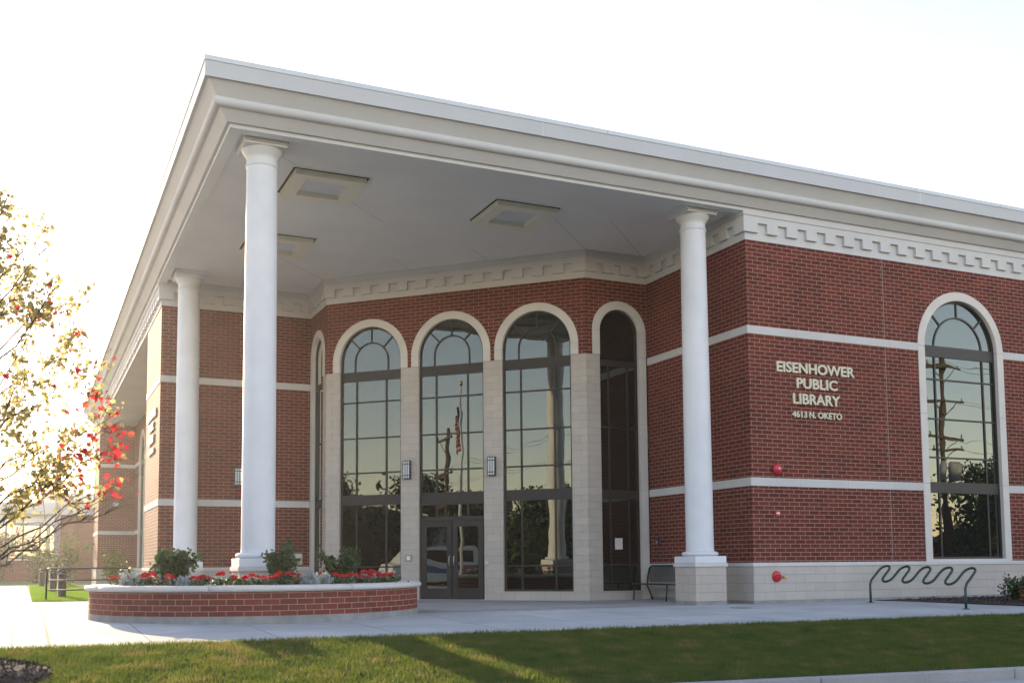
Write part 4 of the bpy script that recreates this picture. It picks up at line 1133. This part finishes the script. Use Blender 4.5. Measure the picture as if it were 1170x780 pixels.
def van():
    x, y, z = -18.0, -1.2, -.06
    t = thing("parked_van", (x, y, z), "white van with a blue side stripe parked on the side street", "van")
    T = lambda u, d, h: (x-d, y+u, z+h)
    b = MB(); ol = [(-2.5,.35),(2.35,.35),(2.5,.6),(2.45,1.0),(1.9,1.15),(1.35,1.9),(1.1,2.0),(-2.4,2.0),(-2.5,1.8)]
    b.prism(ol, -.95, .95, T); b.build("body", VANW, t, bevel=.06)
    for s in (-.955, .955):
        b = MB(); b.box((-2.45, min(s, s*.99), .8), (1.9, max(s, s*.99)+.004, 1.05), T); b.build("stripe", VANB, t)
        b = MB(); b.box((-2.2, min(s, s*.985), 1.25), (1.2, max(s, s*.985)+.004, 1.8), T); b.build("window", GLASS2, t)
        for u in (-1.6, 1.6):
            b = MB(); P0 = Vector(T(u, s*.8, .34)); P1 = Vector(T(u, s*1.01, .34)); b.tube([P0, P1], .34, 20); wv = b.build("wheel", RUBBER, t)
            b = MB(); b.tube([Vector(T(u, s*1.0, .34)), Vector(T(u, s*1.02, .34))], .19, 16); b.build("rim", STEEL, wv)
van()
def house(x, y, w_, dp, lab, seed, face):
    z = -.6 if y < -10 else -.05
    t = thing("house", (x, y, z), lab, "house", "houses across the street")
    b = MB(); b.box((x-w_/2, y-dp/2, z), (x+w_/2, y+dp/2, z+3.0)); b.build("wall", BRICK if seed % 2 else BOARD, t)
    r_ = MB(); o_ = .4
    A = [(x-w_/2-o_, y-dp/2-o_, z+3), (x+w_/2+o_, y-dp/2-o_, z+3), (x+w_/2+o_, y+dp/2+o_, z+3), (x-w_/2-o_, y+dp/2+o_, z+3)]
    r0, r1 = (x-w_*.25, y, z+5.0), (x+w_*.25, y, z+5.0)
    r_.quad(A[0], A[1], r1, r0); r_.quad(A[2], A[3], r0, r1); r_.quad(A[1], A[2], r1); r_.quad(A[3], A[0], r0); r_.quad(A[3], A[2], A[1], A[0]); r_.build("roof", ROOFM, t)
    for k in (-.3, .25):
        f = MB(); g = MB()
        if face == 'n': f.box((x+k*w_-.8, y+dp/2, z+.9), (x+k*w_+.8, y+dp/2+.05, z+2.3)); g.box((x+k*w_-.7, y+dp/2+.05, z+1.0), (x+k*w_+.7, y+dp/2+.06, z+2.2))
        else: f.box((x+w_/2, y+k*dp-.8, z+.9), (x+w_/2+.05, y+k*dp+.8, z+2.3)); g.box((x+w_/2+.05, y+k*dp-.7, z+1.0), (x+w_/2+.06, y+k*dp+.7, z+2.2))
        fo = f.build("window", FASC, t); g.build("pane", GLASS2, fo)
    d0 = MB()
    if face == 'n': d0.box((x-.05*w_-.5, y+dp/2, z), (x-.05*w_+.5, y+dp/2+.05, z+2.1))
    else: d0.box((x+w_/2, y-.5, z), (x+w_/2+.05, y+.5, z+2.1))
    d0.build("door", WOOD, t)
house(66, -36, 14, 9, "brick bungalow across the front street to the right", 1, 'n'); house(44, -38, 13, 9, "pale bungalow across the front street behind the utility pole", 2, 'n'); house(20, -40, 12, 9, "brick bungalow straight across the front street", 3, 'n')
house(-34, -3, 9, 12, "brick bungalow across the side street", 5, 'e'); house(-36, 14, 9, 12, "pale bungalow farther up the side street", 4, 'e')

# ---- lens glare at left, imitated by an added thin haze
hm = bpy.data.materials.new("glare_haze_air"); hm.use_nodes = True; ht = hm.node_tree; ht.nodes.clear()
ho = ht.nodes.new("ShaderNodeOutputMaterial"); hv = ht.nodes.new("ShaderNodeVolumePrincipled")
hv.inputs["Color"].default_value = (.96, .95, .93, 1); hv.inputs["Density"].default_value = GLARE_HAZE; hv.inputs["Anisotropy"].default_value = .7
ht.links.new(hv.outputs[0], ho.inputs["Volume"])
hb = MB(); hb.box((-120, -125, -2.2), (190, 170, 14.5)); hz = hb.build("glare_haze", hm); hz["kind"] = "stuff"

# drop helper properties
for o in bpy.data.objects:
    if "_o" in o: del o["_o"]
